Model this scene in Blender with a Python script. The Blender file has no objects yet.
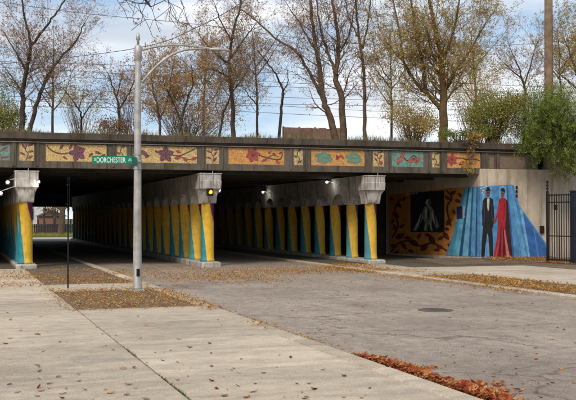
import bpy, bmesh, math, random
from mathutils import Vector, Matrix
from mathutils.geometry import tessellate_polygon

S = bpy.context.scene
COL = S.collection
R = math.radians
# ------------------------------------------------------------------ camera
F, HOR, EYE, YAW = 900.0, 218.0, 2.0, R(20)
cam = bpy.data.cameras.new('camera')
cam.sensor_width = 36.0
cam.lens = F / 576.0 * 36.0
cam.clip_end = 6000
cam_o = bpy.data.objects.new('camera', cam)
COL.objects.link(cam_o)
cam_o.location = (0, 0, EYE)
cam_o.rotation_euler = (R(90) + math.atan((HOR - 200) / F), 0, -YAW)
S.camera = cam_o
# ------------------------------------------------------------------ sky and sun (bright overcast with blue gaps)
SUN_EL, SUN_AZ = R(42), R(222)          # azimuth clockwise from +Y: behind the camera, to its left
w = bpy.data.worlds.new('World'); S.world = w; w.use_nodes = True
nt = w.node_tree; N = nt.nodes; L = nt.links; N.clear()
out = N.new('ShaderNodeOutputWorld'); bg = N.new('ShaderNodeBackground'); bg.inputs['Strength'].default_value = 0.1
sky = N.new('ShaderNodeTexSky'); sky.sky_type = 'NISHITA'; sky.sun_disc = False
sky.sun_elevation = SUN_EL; sky.sun_rotation = SUN_AZ; sky.air_density = 1.0; sky.dust_density = 0.6
tc = N.new('ShaderNodeTexCoord')
mp = N.new('ShaderNodeMapping'); mp.inputs['Scale'].default_value = (1.3, 1.3, 5.5); mp.inputs['Location'].default_value = (0.4, 1.7, 0.32)
L.new(tc.outputs['Generated'], mp.inputs['Vector'])
n1 = N.new('ShaderNodeTexNoise'); n1.inputs['Scale'].default_value = 1.9; n1.inputs['Detail'].default_value = 9; n1.inputs['Roughness'].default_value = 0.58; n1.inputs['Distortion'].default_value = 0.35
L.new(mp.outputs['Vector'], n1.inputs['Vector'])
rp = N.new('ShaderNodeValToRGB'); rp.color_ramp.elements[0].position = 0.385; rp.color_ramp.elements[1].position = 0.545
L.new(n1.outputs['Fac'], rp.inputs['Fac'])
n2 = N.new('ShaderNodeTexNoise'); n2.inputs['Scale'].default_value = 3.1; n2.inputs['Detail'].default_value = 6
L.new(mp.outputs['Vector'], n2.inputs['Vector'])
cr = N.new('ShaderNodeValToRGB')
cr.color_ramp.elements[0].position = 0.35; cr.color_ramp.elements[0].color = (6.0, 6.7, 7.6, 1)
cr.color_ramp.elements[1].position = 0.62; cr.color_ramp.elements[1].color = (10.4, 10.6, 10.8, 1)
L.new(n2.outputs['Fac'], cr.inputs['Fac'])
veil = N.new('ShaderNodeMixRGB'); veil.inputs[0].default_value = 0.55; veil.inputs[2].default_value = (4.6, 6.6, 9.2, 1)
L.new(sky.outputs[0], veil.inputs[1])
mx = N.new('ShaderNodeMixRGB')
L.new(rp.outputs['Color'], mx.inputs[0]); L.new(veil.outputs[0], mx.inputs[1]); L.new(cr.outputs['Color'], mx.inputs[2])
L.new(mx.outputs[0], bg.inputs['Color']); L.new(bg.outputs[0], out.inputs['Surface'])
sd = bpy.data.lights.new('sun', 'SUN'); sd.energy = 2.4; sd.angle = R(18); sd.color = (1.0, 0.86, 0.70)
so = bpy.data.objects.new('sun', sd); COL.objects.link(so)
sdir = Vector((math.sin(SUN_AZ) * math.cos(SUN_EL), math.cos(SUN_AZ) * math.cos(SUN_EL), math.sin(SUN_EL)))
so.rotation_euler = (-sdir).to_track_quat('-Z', 'Y').to_euler()
so.location = (0, 0, 60)
vs = S.view_settings
vs.view_transform = 'Standard'; vs.look = 'None'; vs.gamma = 1.0; vs.use_curve_mapping = False
vs.exposure = 0.14
S.cycles.max_bounces = 6; S.cycles.diffuse_bounces = 4; S.cycles.transparent_max_bounces = 6

# ------------------------------------------------------------------ pixel helpers (photo 576 x 400)
FW = Vector((math.sin(YAW), math.cos(YAW), 0)); RT = Vector((math.cos(YAW), -math.sin(YAW), 0)); UP = Vector((0, 0, 1))
def at(px, py, d):
    return FW * d + RT * ((px - 288) / F * d) + UP * (EYE + (HOR - py) / F * d)
def ground(px, py, z=0.0):
    return at(px, py, F * (EYE - z) / (py - HOR))
def on_plane(px, py, P, n):
    D = FW + RT * ((px - 288) / F) + UP * ((HOR - py) / F)
    o = Vector((0, 0, EYE))
    return o + D * ((P - o).dot(n) / D.dot(n))

# ------------------------------------------------------------------ object helpers
class MB:
    def __init__(s): s.v = []; s.f = []
    def quad(s, a, b, c, d):
        n = len(s.v); s.v += [a, b, c, d]; s.f.append((n, n+1, n+2, n+3)); return s
    def tri(s, a, b, c):
        n = len(s.v); s.v += [a, b, c]; s.f.append((n, n+1, n+2)); return s
    def hexa(s, p):     # 8 points: bottom ring 0-3, top ring 4-7 (ccw from above)
        n = len(s.v); s.v += [tuple(q) for q in p]
        for f in ((3,2,1,0),(4,5,6,7),(0,1,5,4),(1,2,6,5),(2,3,7,6),(3,0,4,7)): s.f.append(tuple(n+i for i in f))
        return s
    def box(s, x0, x1, y0, y1, z0, z1):
        return s.hexa([(x0,y0,z0),(x1,y0,z0),(x1,y1,z0),(x0,y1,z0),(x0,y0,z1),(x1,y0,z1),(x1,y1,z1),(x0,y1,z1)])
    def bbox(s, x0, x1, y0, y1, z0, z1, b=0.02):    # box with chamfered edges (top and vertical)
        rings = []
        for z, k in ((z0, 0), (z1-b, 0), (z1, b)):
            c = b
            rings.append([(x0+k+c,y0+k,z),(x1-k-c,y0+k,z),(x1-k,y0+k+c,z),(x1-k,y1-k-c,z),(x1-k-c,y1-k,z),(x0+k+c,y1-k,z),(x0+k,y1-k-c,z),(x0+k,y0+k+c,z)])
        n = len(s.v)
        for r in rings: s.v += r
        for i in range(2):
            for j in range(8):
                a = n+i*8+j; bb = n+i*8+(j+1) % 8
                s.f.append((a, bb, bb+8, a+8))
        s.f.append(tuple(n+16+j for j in range(8))); s.f.append(tuple(n+7-j for j in range(8)))
        return s
    def tube(s, pts, rads, k=6, cap=False):
        pts = [Vector(p) for p in pts]; m = len(pts); base = len(s.v); u = None
        for i in range(m):
            d = (pts[min(i+1, m-1)] - pts[max(i-1, 0)])
            if d.length < 1e-9: d = Vector((0, 0, 1))
            d.normalize()
            if u is None:
                u = d.orthogonal().normalized()
            else:
                u = u - d * u.dot(d)
                u = u.normalized() if u.length > 1e-6 else d.orthogonal().normalized()
            v = d.cross(u); p = pts[i]; r = rads[i] if hasattr(rads, '__len__') else rads
            for j in range(k):
                a = 2*math.pi*j/k; c_ = math.cos(a)*r; s_ = math.sin(a)*r
                s.v.append((p.x+u.x*c_+v.x*s_, p.y+u.y*c_+v.y*s_, p.z+u.z*c_+v.z*s_))
        for i in range(m-1):
            for j in range(k):
                a = base+i*k+j; b = base+i*k+(j+1) % k
                s.f.append((a, b, b+k, a+k))
        if cap:
            s.f.append(tuple(base+k-1-j for j in range(k))); s.f.append(tuple(base+(m-1)*k+j for j in range(k)))
        return s
    def lathe(s, prof, k=20, c=(0, 0)):
        base = len(s.v)
        for r, z in prof:
            for j in range(k):
                a = 2*math.pi*j/k; s.v.append((c[0]+r*math.cos(a), c[1]+r*math.sin(a), z))
        for i in range(len(prof)-1):
            for j in range(k):
                a = base+i*k+j; b = base+i*k+(j+1) % k
                s.f.append((a, b, b+k, a+k))
        s.f.append(tuple(base+k-1-j for j in range(k))); s.f.append(tuple(base+(len(prof)-1)*k+j for j in range(k)))
        return s
    def poly(s, pts, th=None, n=None):     # flat polygon, optional thickness along n
        pts = [Vector(p) for p in pts]; base = len(s.v); tris = tessellate_polygon([pts])
        s.v += [tuple(p) for p in pts]
        for t in tris: s.f.append(tuple(base+i for i in t))
        if th:
            b2 = len(s.v); s.v += [tuple(p - n*th) for p in pts]; m = len(pts)
            for i in range(m): s.f.append((base+i, base+(i+1) % m, b2+(i+1) % m, b2+i))
        return s
    def mesh(s, name, mat, smooth=False):
        me = bpy.data.meshes.new(name); me.from_pydata([tuple(v) for v in s.v], [], s.f)
        me.materials.append(mat)
        if smooth: me.polygons.foreach_set('use_smooth', [True]*len(me.polygons))
        me.update(); return me
    def build(s, name, mat, parent=None, smooth=False):
        return link(name, s.mesh(name, mat, smooth), parent)
def link(name, me, parent=None, loc=None):
    o = bpy.data.objects.new(name, me); COL.objects.link(o)
    if parent: o.parent = parent
    if loc is not None: o.location = loc
    return o
def tag(o, label, cat, group=None, kind=None):
    o['label'] = label; o['category'] = cat
    if group: o['group'] = group
    if kind: o['kind'] = kind
    return o
def struct(o): o['kind'] = 'structure'; return o
def thing(name, label, cat, loc=(0, 0, 0), rz=0.0, group=None):
    o = bpy.data.objects.new(name, None); COL.objects.link(o); o.location = loc; o.rotation_euler = (0, 0, rz)
    o.empty_display_size = 0.2
    return tag(o, label, cat, group)

# ------------------------------------------------------------------ materials
def new_mat(name):
    m = bpy.data.materials.new(name); m.use_nodes = True
    return m, m.node_tree.nodes, m.node_tree.links, m.node_tree.nodes['Principled BSDF']
def mixc(N, L, fac, a, b, mode='MIX'):
    m = N.new('ShaderNodeMixRGB'); m.blend_type = mode
    for i, v in enumerate((fac, a, b)):
        if hasattr(v, 'is_linked') or hasattr(v, 'links'): L.new(v, m.inputs[i])
        elif i == 0: m.inputs[0].default_value = v
        else: m.inputs[i].default_value = (*v, 1)
    return m.outputs[0]
def noise(N, L, vec, scale, detail=5, rough=0.55, dist=0.0):
    n = N.new('ShaderNodeTexNoise'); n.inputs['Scale'].default_value = scale; n.inputs['Detail'].default_value = detail
    n.inputs['Roughness'].default_value = rough; n.inputs['Distortion'].default_value = dist
    L.new(vec, n.inputs['Vector']); return n.outputs['Fac']
def ramp(N, L, fac, stops):
    r = N.new('ShaderNodeValToRGB'); e = r.color_ramp.elements
    while len(e) < len(stops): e.new(0.5)
    for i, (p, c) in enumerate(stops):
        e[i].position = p; e[i].color = (*c, 1) if hasattr(c, '__len__') else (c, c, c, 1)
    L.new(fac, r.inputs['Fac']); return r.outputs['Color']
def bump(N, L, b, h, strength=0.3, dist=0.02):
    n = N.new('ShaderNodeBump'); n.inputs['Strength'].default_value = strength; n.inputs['Distance'].default_value = dist
    L.new(h, n.inputs['Height']); L.new(n.outputs[0], b.inputs['Normal'])
def coords(N, L, kind='pos', scale=None):
    if kind == 'pos':
        o = N.new('ShaderNodeNewGeometry').outputs['Position']
    else:
        o = N.new('ShaderNodeTexCoord').outputs['Object']
    if scale:
        m = N.new('ShaderNodeMapping'); m.inputs['Scale'].default_value = scale; L.new(o, m.inputs['Vector']); o = m.outputs[0]
    return o
def simple(name, col, rough=0.7, metal=0.0, var=0.25, scale=3.0, bmp=0.15, fine=40.0, spec=0.3, dirt=None, streak=None):
    m, N, L, b = new_mat(name)
    p = coords(N, L)
    c1 = tuple(x*(1-var) for x in col); c2 = tuple(min(1, x*(1+var)) for x in col)
    big = noise(N, L, p, scale, 6)
    c = ramp(N, L, big, [(0.3, c1), (0.7, c2)])
    f = noise(N, L, p, fine, 3)
    c = mixc(N, L, 0.35, c, ramp(N, L, f, [(0.3, 0.35), (0.7, 0.65)]), 'OVERLAY')
    if dirt:
        d = noise(N, L, coords(N, L, 'pos', (1.2, 1.2, 0.35)), 2.2, 8, 0.7)
        c = mixc(N, L, ramp(N, L, d, [(0.48, 0.0), (0.72, 0.75)]), c, dirt)
    if streak:
        k = noise(N, L, coords(N, L, 'pos', (3.5, 3.5, 0.22)), 1.6, 6, 0.6)
        c = mixc(N, L, ramp(N, L, k, [(0.52, 0.0), (0.66, 0.8)]), c, streak)
    L.new(c, b.inputs['Base Color'])
    b.inputs['Roughness'].default_value = rough; b.inputs['Metallic'].default_value = metal
    b.inputs['Specular IOR Level'].default_value = spec
    if bmp: bump(N, L, b, f, bmp, 0.01)
    return m
def leaf_mat(name, stops, trans=0.4):
    m, N, L, b = new_mat(name)
    g = N.new('ShaderNodeNewGeometry')
    c = ramp(N, L, g.outputs['Random Per Island'], stops)
    L.new(c, b.inputs['Base Color']); b.inputs['Roughness'].default_value = 0.75; b.inputs['Specular IOR Level'].default_value = 0.15
    t = N.new('ShaderNodeBsdfTranslucent'); L.new(c, t.inputs['Color'])
    ms = N.new('ShaderNodeMixShader'); ms.inputs[0].default_value = trans
    L.new(b.outputs[0], ms.inputs[1]); L.new(t.outputs[0], ms.inputs[2])
    L.new(ms.outputs[0], N['Material Output'].inputs['Surface'])
    return m
def emit_mat(name, col, strength):
    m, N, L, b = new_mat(name)
    b.inputs['Base Color'].default_value = (*col, 1); b.inputs['Emission Color'].default_value = (*col, 1)
    b.inputs['Emission Strength'].default_value = strength; b.inputs['Roughness'].default_value = 0.3
    return m
M = {}
def slab_material():
    m, N, L, b = new_mat('pavement_concrete')
    p = coords(N, L); oi = N.new('ShaderNodeObjectInfo')
    big = noise(N, L, p, 0.45, 6, 0.6)
    c = ramp(N, L, big, [(0.3, (0.40, 0.335, 0.255)), (0.7, (0.54, 0.455, 0.35))])
    st = noise(N, L, coords(N, L, 'pos', (0.5, 2.2, 1)), 0.9, 7, 0.65, 0.6)
    c = mixc(N, L, ramp(N, L, st, [(0.45, 0.0), (0.68, 0.7)]), c, (0.29, 0.245, 0.195))
    f = noise(N, L, p, 42, 5, 0.8)
    c = mixc(N, L, 0.75, c, ramp(N, L, f, [(0.3, 0.24), (0.7, 0.76)]), 'OVERLAY')
    md = noise(N, L, p, 4.0, 5, 0.7)
    c = mixc(N, L, 0.5, c, ramp(N, L, md, [(0.3, 0.34), (0.7, 0.66)]), 'OVERLAY')
    sp = noise(N, L, p, 9, 3, 0.6)
    c = mixc(N, L, ramp(N, L, sp, [(0.66, 0.0), (0.74, 0.35)]), c, (0.2, 0.17, 0.14))
    r = ramp(N, L, oi.outputs['Random'], [(0.0, 0.44), (1.0, 0.56)])
    c = mixc(N, L, 1.0, c, r, 'OVERLAY')
    # fine hairline cracks
    v = N.new('ShaderNodeTexVoronoi'); v.feature = 'DISTANCE_TO_EDGE'; v.inputs['Scale'].default_value = 0.33
    nv = N.new('ShaderNodeVectorMath'); nv.operation = 'ADD'
    nn = N.new('ShaderNodeTexNoise'); nn.inputs['Scale'].default_value = 1.3; nn.inputs['Detail'].default_value = 5; L.new(p, nn.inputs['Vector'])
    L.new(p, nv.inputs[0]); L.new(nn.outputs['Color'], nv.inputs[1]); L.new(nv.outputs[0], v.inputs['Vector'])
    c = mixc(N, L, ramp(N, L, v.outputs['Distance'], [(0.0, 0.3), (0.003, 0.0)]), c, (0.14, 0.12, 0.1))
    L.new(c, b.inputs['Base Color']); b.inputs['Roughness'].default_value = 0.85; b.inputs['Specular IOR Level'].default_value = 0.25
    bump(N, L, b, f, 0.25, 0.006)
    return m
def asphalt_material():
    m, N, L, b = new_mat('asphalt')
    p = coords(N, L)
    big = noise(N, L, p, 0.35, 6, 0.6)
    c = ramp(N, L, big, [(0.3, (0.235, 0.192, 0.157)), (0.7, (0.375, 0.312, 0.257))])
    tr = noise(N, L, coords(N, L, 'pos', (1.6, 0.12, 1)), 1.0, 5, 0.6)
    c = mixc(N, L, ramp(N, L, tr, [(0.45, 0.0), (0.65, 0.4)]), c, (0.20, 0.168, 0.142))
    f = noise(N, L, p, 46, 4, 0.85)
    c = mixc(N, L, 0.95, c, ramp(N, L, f, [(0.3, 0.12), (0.7, 0.88)]), 'OVERLAY')
    md = noise(N, L, p, 5.0, 5, 0.7)
    c = mixc(N, L, 0.6, c, ramp(N, L, md, [(0.3, 0.30), (0.7, 0.70)]), 'OVERLAY')
    oil = noise(N, L, coords(N, L, 'pos', (1.0, 0.6, 1)), 0.8, 7, 0.7)
    c = mixc(N, L, ramp(N, L, oil, [(0.60, 0.0), (0.70, 0.55)]), c, (0.13, 0.108, 0.09))
    g = noise(N, L, p, 18, 2, 0.6)
    c = mixc(N, L, ramp(N, L, g, [(0.64, 0.0), (0.70, 0.35)]), c, (0.42, 0.38, 0.34))
    nv = N.new('ShaderNodeVectorMath'); nv.operation = 'ADD'
    nn = N.new('ShaderNodeTexNoise'); nn.inputs['Scale'].default_value = 0.9; nn.inputs['Detail'].default_value = 6; L.new(p, nn.inputs['Vector'])
    L.new(coords(N, L, 'pos', (0.45, 1.0, 1)), nv.inputs[0]); L.new(nn.outputs['Color'], nv.inputs[1])
    v = N.new('ShaderNodeTexVoronoi'); v.feature = 'DISTANCE_TO_EDGE'; v.inputs['Scale'].default_value = 0.24
    L.new(nv.outputs[0], v.inputs['Vector'])
    c = mixc(N, L, ramp(N, L, v.outputs['Distance'], [(0.0, 0.8), (0.006, 0.0)]), c, (0.10, 0.085, 0.07))
    L.new(c, b.inputs['Base Color']); b.inputs['Roughness'].default_value = 0.9; b.inputs['Specular IOR Level'].default_value = 0.2
    bump(N, L, b, f, 0.5, 0.01)
    return m
def mosaic_material(name, cols, tile=13.0):
    m, N, L, b = new_mat(name)
    p = coords(N, L, 'obj')
    v = N.new('ShaderNodeTexVoronoi'); v.inputs['Scale'].default_value = tile; L.new(p, v.inputs['Vector'])
    sep = N.new('ShaderNodeSeparateColor'); L.new(v.outputs['Color'], sep.inputs[0])
    c = ramp(N, L, sep.outputs[0], [(i/(len(cols)-1), k) for i, k in enumerate(cols)])
    e = N.new('ShaderNodeTexVoronoi'); e.feature = 'DISTANCE_TO_EDGE'; e.inputs['Scale'].default_value = tile; L.new(p, e.inputs['Vector'])
    c = mixc(N, L, ramp(N, L, e.outputs['Distance'], [(0.03, 0.75), (0.09, 0.0)]), c, (0.22, 0.18, 0.13))
    L.new(c, b.inputs['Base Color']); b.inputs['Roughness'].default_value = 0.5
    bump(N, L, b, ramp(N, L, e.outputs['Distance'], [(0.03, 0.0), (0.12, 1.0)]), 0.4, 0.008)
    return m
def column_material():
    m, N, L, b = new_mat('column_paint')
    p = coords(N, L, 'obj'); s = N.new('ShaderNodeSeparateXYZ'); L.new(p, s.inputs[0])
    def math_(op, a, c):
        n = N.new('ShaderNodeMath'); n.operation = op
        for i, q in enumerate((a, c)):
            if hasattr(q, 'links'): L.new(q, n.inputs[i])
            else: n.inputs[i].default_value = q
        return n.outputs[0]
    u = math_('SUBTRACT', math_('MULTIPLY', s.outputs[0], 0.966), math_('MULTIPLY', s.outputs[1], 0.26))
    wob = noise(N, L, coords(N, L), 4.0, 4, 0.6)
    u = math_('ADD', u, math_('MULTIPLY', math_('SUBTRACT', wob, 0.5), 0.07))
    lim = math_('ADD', math_('MULTIPLY', s.outputs[2], -0.112), -0.015)
    oi = N.new('ShaderNodeObjectInfo')
    lim = math_('ADD', lim, math_('MULTIPLY', math_('SUBTRACT', oi.outputs['Random'], 0.5), 0.09))
    teal = math_('LESS_THAN', u, lim)
    pur = math_('GREATER_THAN', u, math_('ADD', math_('MULTIPLY', s.outputs[2], -0.21), 0.62))
    wp = coords(N, L)
    f = noise(N, L, wp, 5, 6, 0.65)
    yel = ramp(N, L, f, [(0.3, (0.66, 0.38, 0.03)), (0.7, (0.84, 0.54, 0.06))])
    tl = ramp(N, L, f, [(0.3, (0.008, 0.19, 0.26)), (0.7, (0.02, 0.30, 0.37))])
    c = mixc(N, L, teal, yel, tl); c = mixc(N, L, pur, c, (0.13, 0.015, 0.11))
    chip = noise(N, L, wp, 3.2, 8, 0.75)
    c = mixc(N, L, ramp(N, L, chip, [(0.60, 0.0), (0.66, 0.8)]), c, (0.30, 0.25, 0.18))
    c = mixc(N, L, math_('MULTIPLY', math_('FRACT', math_('MULTIPLY', oi.outputs['Random'], 7.3), 0.0), 0.14), c, (0.40, 0.27, 0.09))
    dr = noise(N, L, coords(N, L, 'pos', (5, 5, 0.5)), 2.0, 6, 0.65)
    c = mixc(N, L, ramp(N, L, dr, [(0.54, 0.0), (0.70, 0.45)]), c, (0.22, 0.15, 0.07))
    L.new(c, b.inputs['Base Color']); b.inputs['Roughness'].default_value = 0.62; b.inputs['Specular IOR Level'].default_value = 0.25
    bump(N, L, b, f, 0.25, 0.01)
    return m
def tiles_pack():
    M['slab'] = slab_material(); M['asphalt'] = asphalt_material(); M['column'] = column_material()
    M['bed'] = simple('joint_dirt', (0.10, 0.085, 0.06), 0.95)
    M['kerb'] = simple('kerb_concrete', (0.36, 0.305, 0.245), 0.88, var=0.25, scale=1.2, fine=42, dirt=(0.17, 0.14, 0.11))
    M['soil'] = simple('soil', (0.15, 0.11, 0.075), 0.95, var=0.4, scale=2.0, bmp=0.8, fine=14)
    M['earth'] = simple('earth_terrain', (0.10, 0.10, 0.055), 0.95, var=0.4, scale=0.6, bmp=0.4, fine=8)
    M['fascia'] = simple('fascia_concrete', (0.125, 0.105, 0.082), 0.85, var=0.28, scale=1.6, dirt=(0.05, 0.042, 0.034), streak=(0.04, 0.033, 0.026))
    M['coping'] = simple('coping_concrete', (0.085, 0.07, 0.055), 0.9, var=0.35, scale=1.2, dirt=(0.035, 0.03, 0.024), streak=(0.03, 0.025, 0.02))
    M['soffit'] = simple('dark_concrete', (0.05, 0.046, 0.04), 0.95, var=0.4, scale=1.0, dirt=(0.02, 0.018, 0.016))  # very dark base colour for deck and girders, blotched at random
    M['cap'] = simple('pier_concrete', (0.46, 0.44, 0.41), 0.85, var=0.25, scale=2.4, dirt=(0.17, 0.14, 0.11), streak=(0.11, 0.085, 0.06))
    M['wall'] = simple('wall_concrete', (0.50, 0.43, 0.345), 0.88, var=0.2, scale=0.9, dirt=(0.29, 0.24, 0.19), streak=(0.27, 0.22, 0.165))
    M['dark_wall'] = simple('dark_abutment', (0.06, 0.052, 0.045), 0.95, var=0.4, scale=0.9, dirt=(0.025, 0.022, 0.02))  # near-black base colour of the inner side walls, random darker blotches
    M['alu'] = simple('lamp_aluminium', (0.46, 0.45, 0.43), 0.55, 0.45, var=0.2, scale=5, bmp=0.05, dirt=(0.22, 0.2, 0.18), streak=(0.26, 0.24, 0.21))
    M['black'] = simple('black_iron', (0.018, 0.018, 0.020), 0.5, 0.3, var=0.3, bmp=0.1)
    M['navy'] = simple('gate_post_paint', (0.014, 0.02, 0.03), 0.5, 0.2, var=0.3, bmp=0.1)
    M['galv'] = simple('galvanised_pipe', (0.42, 0.42, 0.42), 0.5, 0.6, var=0.2, bmp=0.1)
    M['wood'] = simple('utility_pole_wood', (0.22, 0.155, 0.105), 0.9, var=0.3, scale=3, bmp=0.4, fine=18)
    M['bark'] = simple('bark_dark', (0.055, 0.040, 0.030), 0.95, var=0.45, scale=4, bmp=0.6, fine=16)
    M['bark2'] = simple('bark_brown', (0.10, 0.070, 0.047), 0.95, var=0.45, scale=4, bmp=0.6, fine=16)
    M['bark3'] = simple('bark_ochre', (0.12, 0.080, 0.035), 0.95, var=0.45, scale=3, bmp=0.6, fine=16)
    M['twig_brown'] = simple('twig_brown', (0.16, 0.115, 0.085), 0.95, var=0.3, scale=2, bmp=0)
    M['twig_ochre'] = simple('twig_ochre', (0.19, 0.13, 0.06), 0.95, var=0.3, scale=2, bmp=0)
    M['wire'] = simple('wire_dark', (0.10, 0.105, 0.115), 0.6, var=0.1, bmp=0)
    M['green_sign'] = simple('sign_green', (0.0, 0.22, 0.125), 0.4, var=0.06, bmp=0)
    M['white_paint'] = simple('white_paint', (0.78, 0.78, 0.76), 0.5, var=0.05, bmp=0)
    M['lamp_white'] = emit_mat('lamp_lit', (1.0, 0.95, 0.86), 3.0)
    M['lamp_amber'] = emit_mat('signal_amber', (1.0, 0.40, 0.02), 2.2)
    M['glass'] = simple('lamp_lens', (0.55, 0.57, 0.55), 0.15, var=0.05, bmp=0, spec=0.6)
    M['iron'] = simple('cast_iron', (0.13, 0.112, 0.096), 0.7, 0.3, var=0.3, bmp=0.3)
    M['rust'] = simple('rust_fence', (0.24, 0.155, 0.115), 0.85, var=0.3, scale=1.5, dirt=(0.10, 0.05, 0.035))
    lf = {'rust': [(0, (0.34, 0.15, 0.07)), (0.5, (0.46, 0.25, 0.12)), (1, (0.55, 0.34, 0.18))],
          'orange': [(0, (0.42, 0.20, 0.06)), (0.5, (0.52, 0.30, 0.10)), (1, (0.50, 0.36, 0.15))],
          'gold': [(0, (0.45, 0.27, 0.06)), (0.5, (0.54, 0.38, 0.09)), (1, (0.42, 0.36, 0.12))],
          'yellow': [(0, (0.50, 0.36, 0.06)), (0.6, (0.45, 0.36, 0.10)), (1, (0.24, 0.26, 0.09))],
          'ygreen': [(0, (0.16, 0.19, 0.045)), (0.5, (0.30, 0.30, 0.08)), (1, (0.44, 0.36, 0.10))],
          'green': [(0, (0.06, 0.11, 0.025)), (0.4, (0.13, 0.20, 0.04)), (0.8, (0.24, 0.29, 0.06)), (1, (0.40, 0.34, 0.07))],
          'brown': [(0, (0.16, 0.085, 0.045)), (0.5, (0.23, 0.13, 0.06)), (1, (0.32, 0.19, 0.08))],
          'straw': [(0, (0.22, 0.16, 0.08)), (0.5, (0.33, 0.26, 0.13)), (1, (0.15, 0.17, 0.06))],
          'litter': [(0, (0.20, 0.085, 0.03)), (0.3, (0.44, 0.20, 0.055)), (0.65, (0.60, 0.34, 0.09)), (0.9, (0.66, 0.44, 0.15)), (1, (0.40, 0.32, 0.16))],
          'redlitter': [(0, (0.14, 0.04, 0.025)), (0.2, (0.36, 0.075, 0.035)), (0.45, (0.52, 0.16, 0.06)), (0.75, (0.60, 0.29, 0.10)), (1, (0.66, 0.46, 0.22))],
          'grass': [(0, (0.05, 0.10, 0.02)), (1, (0.13, 0.18, 0.04))]}
    for k, v in lf.items(): M['leaf_'+k] = leaf_mat('leaf_'+k, v)
tiles_pack()
def paint(name, col, rough=0.6, var=0.14):
    k = 'paint_'+name
    if k not in M: M[k] = simple(k, col, rough, var=var, scale=3, bmp=0.05, dirt=tuple(x*0.6+0.02 for x in col))
    return M[k]

# ================================================================== the ground
struct(MB().quad((-900, -300, -0.20), (900, -300, -0.20), (900, 2500, -0.20), (-900, 2500, -0.20)).build('ground', M['earth']))
KL, KR = 5.30, 15.0          # kerb lines
ROADZ = -0.085
rd = MB(); rd.quad((KL-0.05, -6, ROADZ), (KR+0.05, -6, ROADZ), (KR+0.05, 90, ROADZ), (KL-0.05, 90, ROADZ)); struct(rd.build('road', M['asphalt']))
rd = MB(); rd.quad((-60, 90.0, ROADZ+0.02), (80, 90.0, ROADZ+0.02), (80, 99, ROADZ+0.02), (-60, 99, ROADZ+0.02)); struct(rd.build('cross_street', paint('pale_street', (0.42, 0.40, 0.36), 0.9)))
random.seed(5)
# slabs --------------------------------------------------------
slab_me = MB().bbox(-0.5, 0.5, -0.5, 0.5, -0.10, 0.0, 0.006).mesh('slab', M['slab'])
def slabs(parent, xs, ys, gx=0.026, gy=0.014, skip=None):
    for i in range(len(xs)-1):
        for j in range(len(ys)-1):
            if skip and skip(xs[i], ys[j]): continue
            o = link('slab', slab_me, parent)
            o.location = ((xs[i]+xs[i+1])/2, (ys[j]+ys[j+1])/2, random.uniform(-0.004, 0.004))
            o.scale = (xs[i+1]-xs[i]-gx, ys[j+1]-ys[j]-gy, 1)
            o.rotation_euler = (random.uniform(-.0012, .0012), random.uniform(-.0012, .0012), 0)
pv = struct(MB().box(-16.2, KL-0.17, -4, 37.6, -0.16, -0.03).build('pavement', M['bed']))
xs = [-15.0, -12.1, -9.2, -6.3, -3.4, -0.5, 2.4, KL-0.18]
ys = [-3.95, -1.1, 2.05, 5.2, 8.35, 11.5, 14.65, 17.35, 20.05, 22.75, 25.3, 27.9, 30.9, 33.9, 37.0]
slabs(pv, xs, ys, skip=lambda x, y: (x == 2.4 and 20 < y < 25) or (x >= 2.4 and y > 27))
# parkway bed with the lamp
random.seed(8)
struct(MB().bbox(2.42, KL-0.19, 20.07, 25.28, -0.03, -0.012, 0.004).build('parkway_soil', M['soil']))
struct(MB().bbox(2.42, KL-0.19, 27.93, 37.0, -0.03, -0.010, 0.004).build('parkway_soil', M['soil']))
pr = struct(MB().box(KR+0.17, 22.41, -4, 36.5, -0.16, -0.03).build('pavement', M['bed']))
slabs(pr, [17.3, 19.0, 20.7, 22.4], [i*2.6-3.9 for i in range(15)])
slabs(pr, [KR+0.18, 17.3], [28.0, 30.5, 33.0, 35.4])
struct(MB().bbox(KR+0.19, 17.28, -3.9, 27.98, -0.03, -0.008, 0.004).build('parkway_soil', M['soil']))
sb = MB()
sb.hexa([(22.42, -4, -.16), (45, -4, -.16), (45, 33.9, -.16), (22.42, 33.9, -.16), (22.42, -4, -.012), (45, -4, .02), (45, 33.9, .02), (22.42, 33.9, -.012)])
sb.hexa([(19.5, 33.95, -.16), (45, 33.95, -.16), (45, 36.6, -.16), (19.5, 36.6, -.16), (19.5, 33.95, .012), (45, 33.95, .025), (45, 36.6, .19), (19.5, 36.6, .15)])
struct(sb.build('verge_soil', M['soil']))
# walks inside the tunnel
struct(MB().bbox(-5, KL-0.17, 37.62, 89, -0.16, -0.004, 0.01).build('pavement', M['bed']))
struct(MB().bbox(KR+0.17, 26, 36.62, 89, -0.16, -0.004, 0.01).build('pavement', M['bed']))
# kerbs
def kerb(x, y0, y1, side):
    root = struct(MB().box(x-0.14, x+0.14, y0, y1, -0.3, -0.13).build('kerb', M['bed']))
    me = MB().bbox(-0.16, 0.16, -1.49, 1.49, -0.22, 0.0, 0.03).mesh('kerb_stone', M['slab'])
    y = y0
    while y + 3 <= y1 + 0.01:
        o = link('kerb_stone', me, root); o.location = (x, y+1.5, random.uniform(-.006, .0)); y += 3
kerb(KL, -4, 89, 1); kerb(KR, -4, 89, -1)
# far grass verge
struct(MB().hexa([(-60, 99.3, -.3), (80, 99.3, -.3), (80, 220, -.3), (-60, 220, -.3), (-60, 99.3, .05), (80, 99.3, .05), (80, 220, .9), (-60, 220, .9)]).build('grass_verge', simple('verge_grass', (0.13, 0.16, 0.035), 0.95, var=0.3)))
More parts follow.
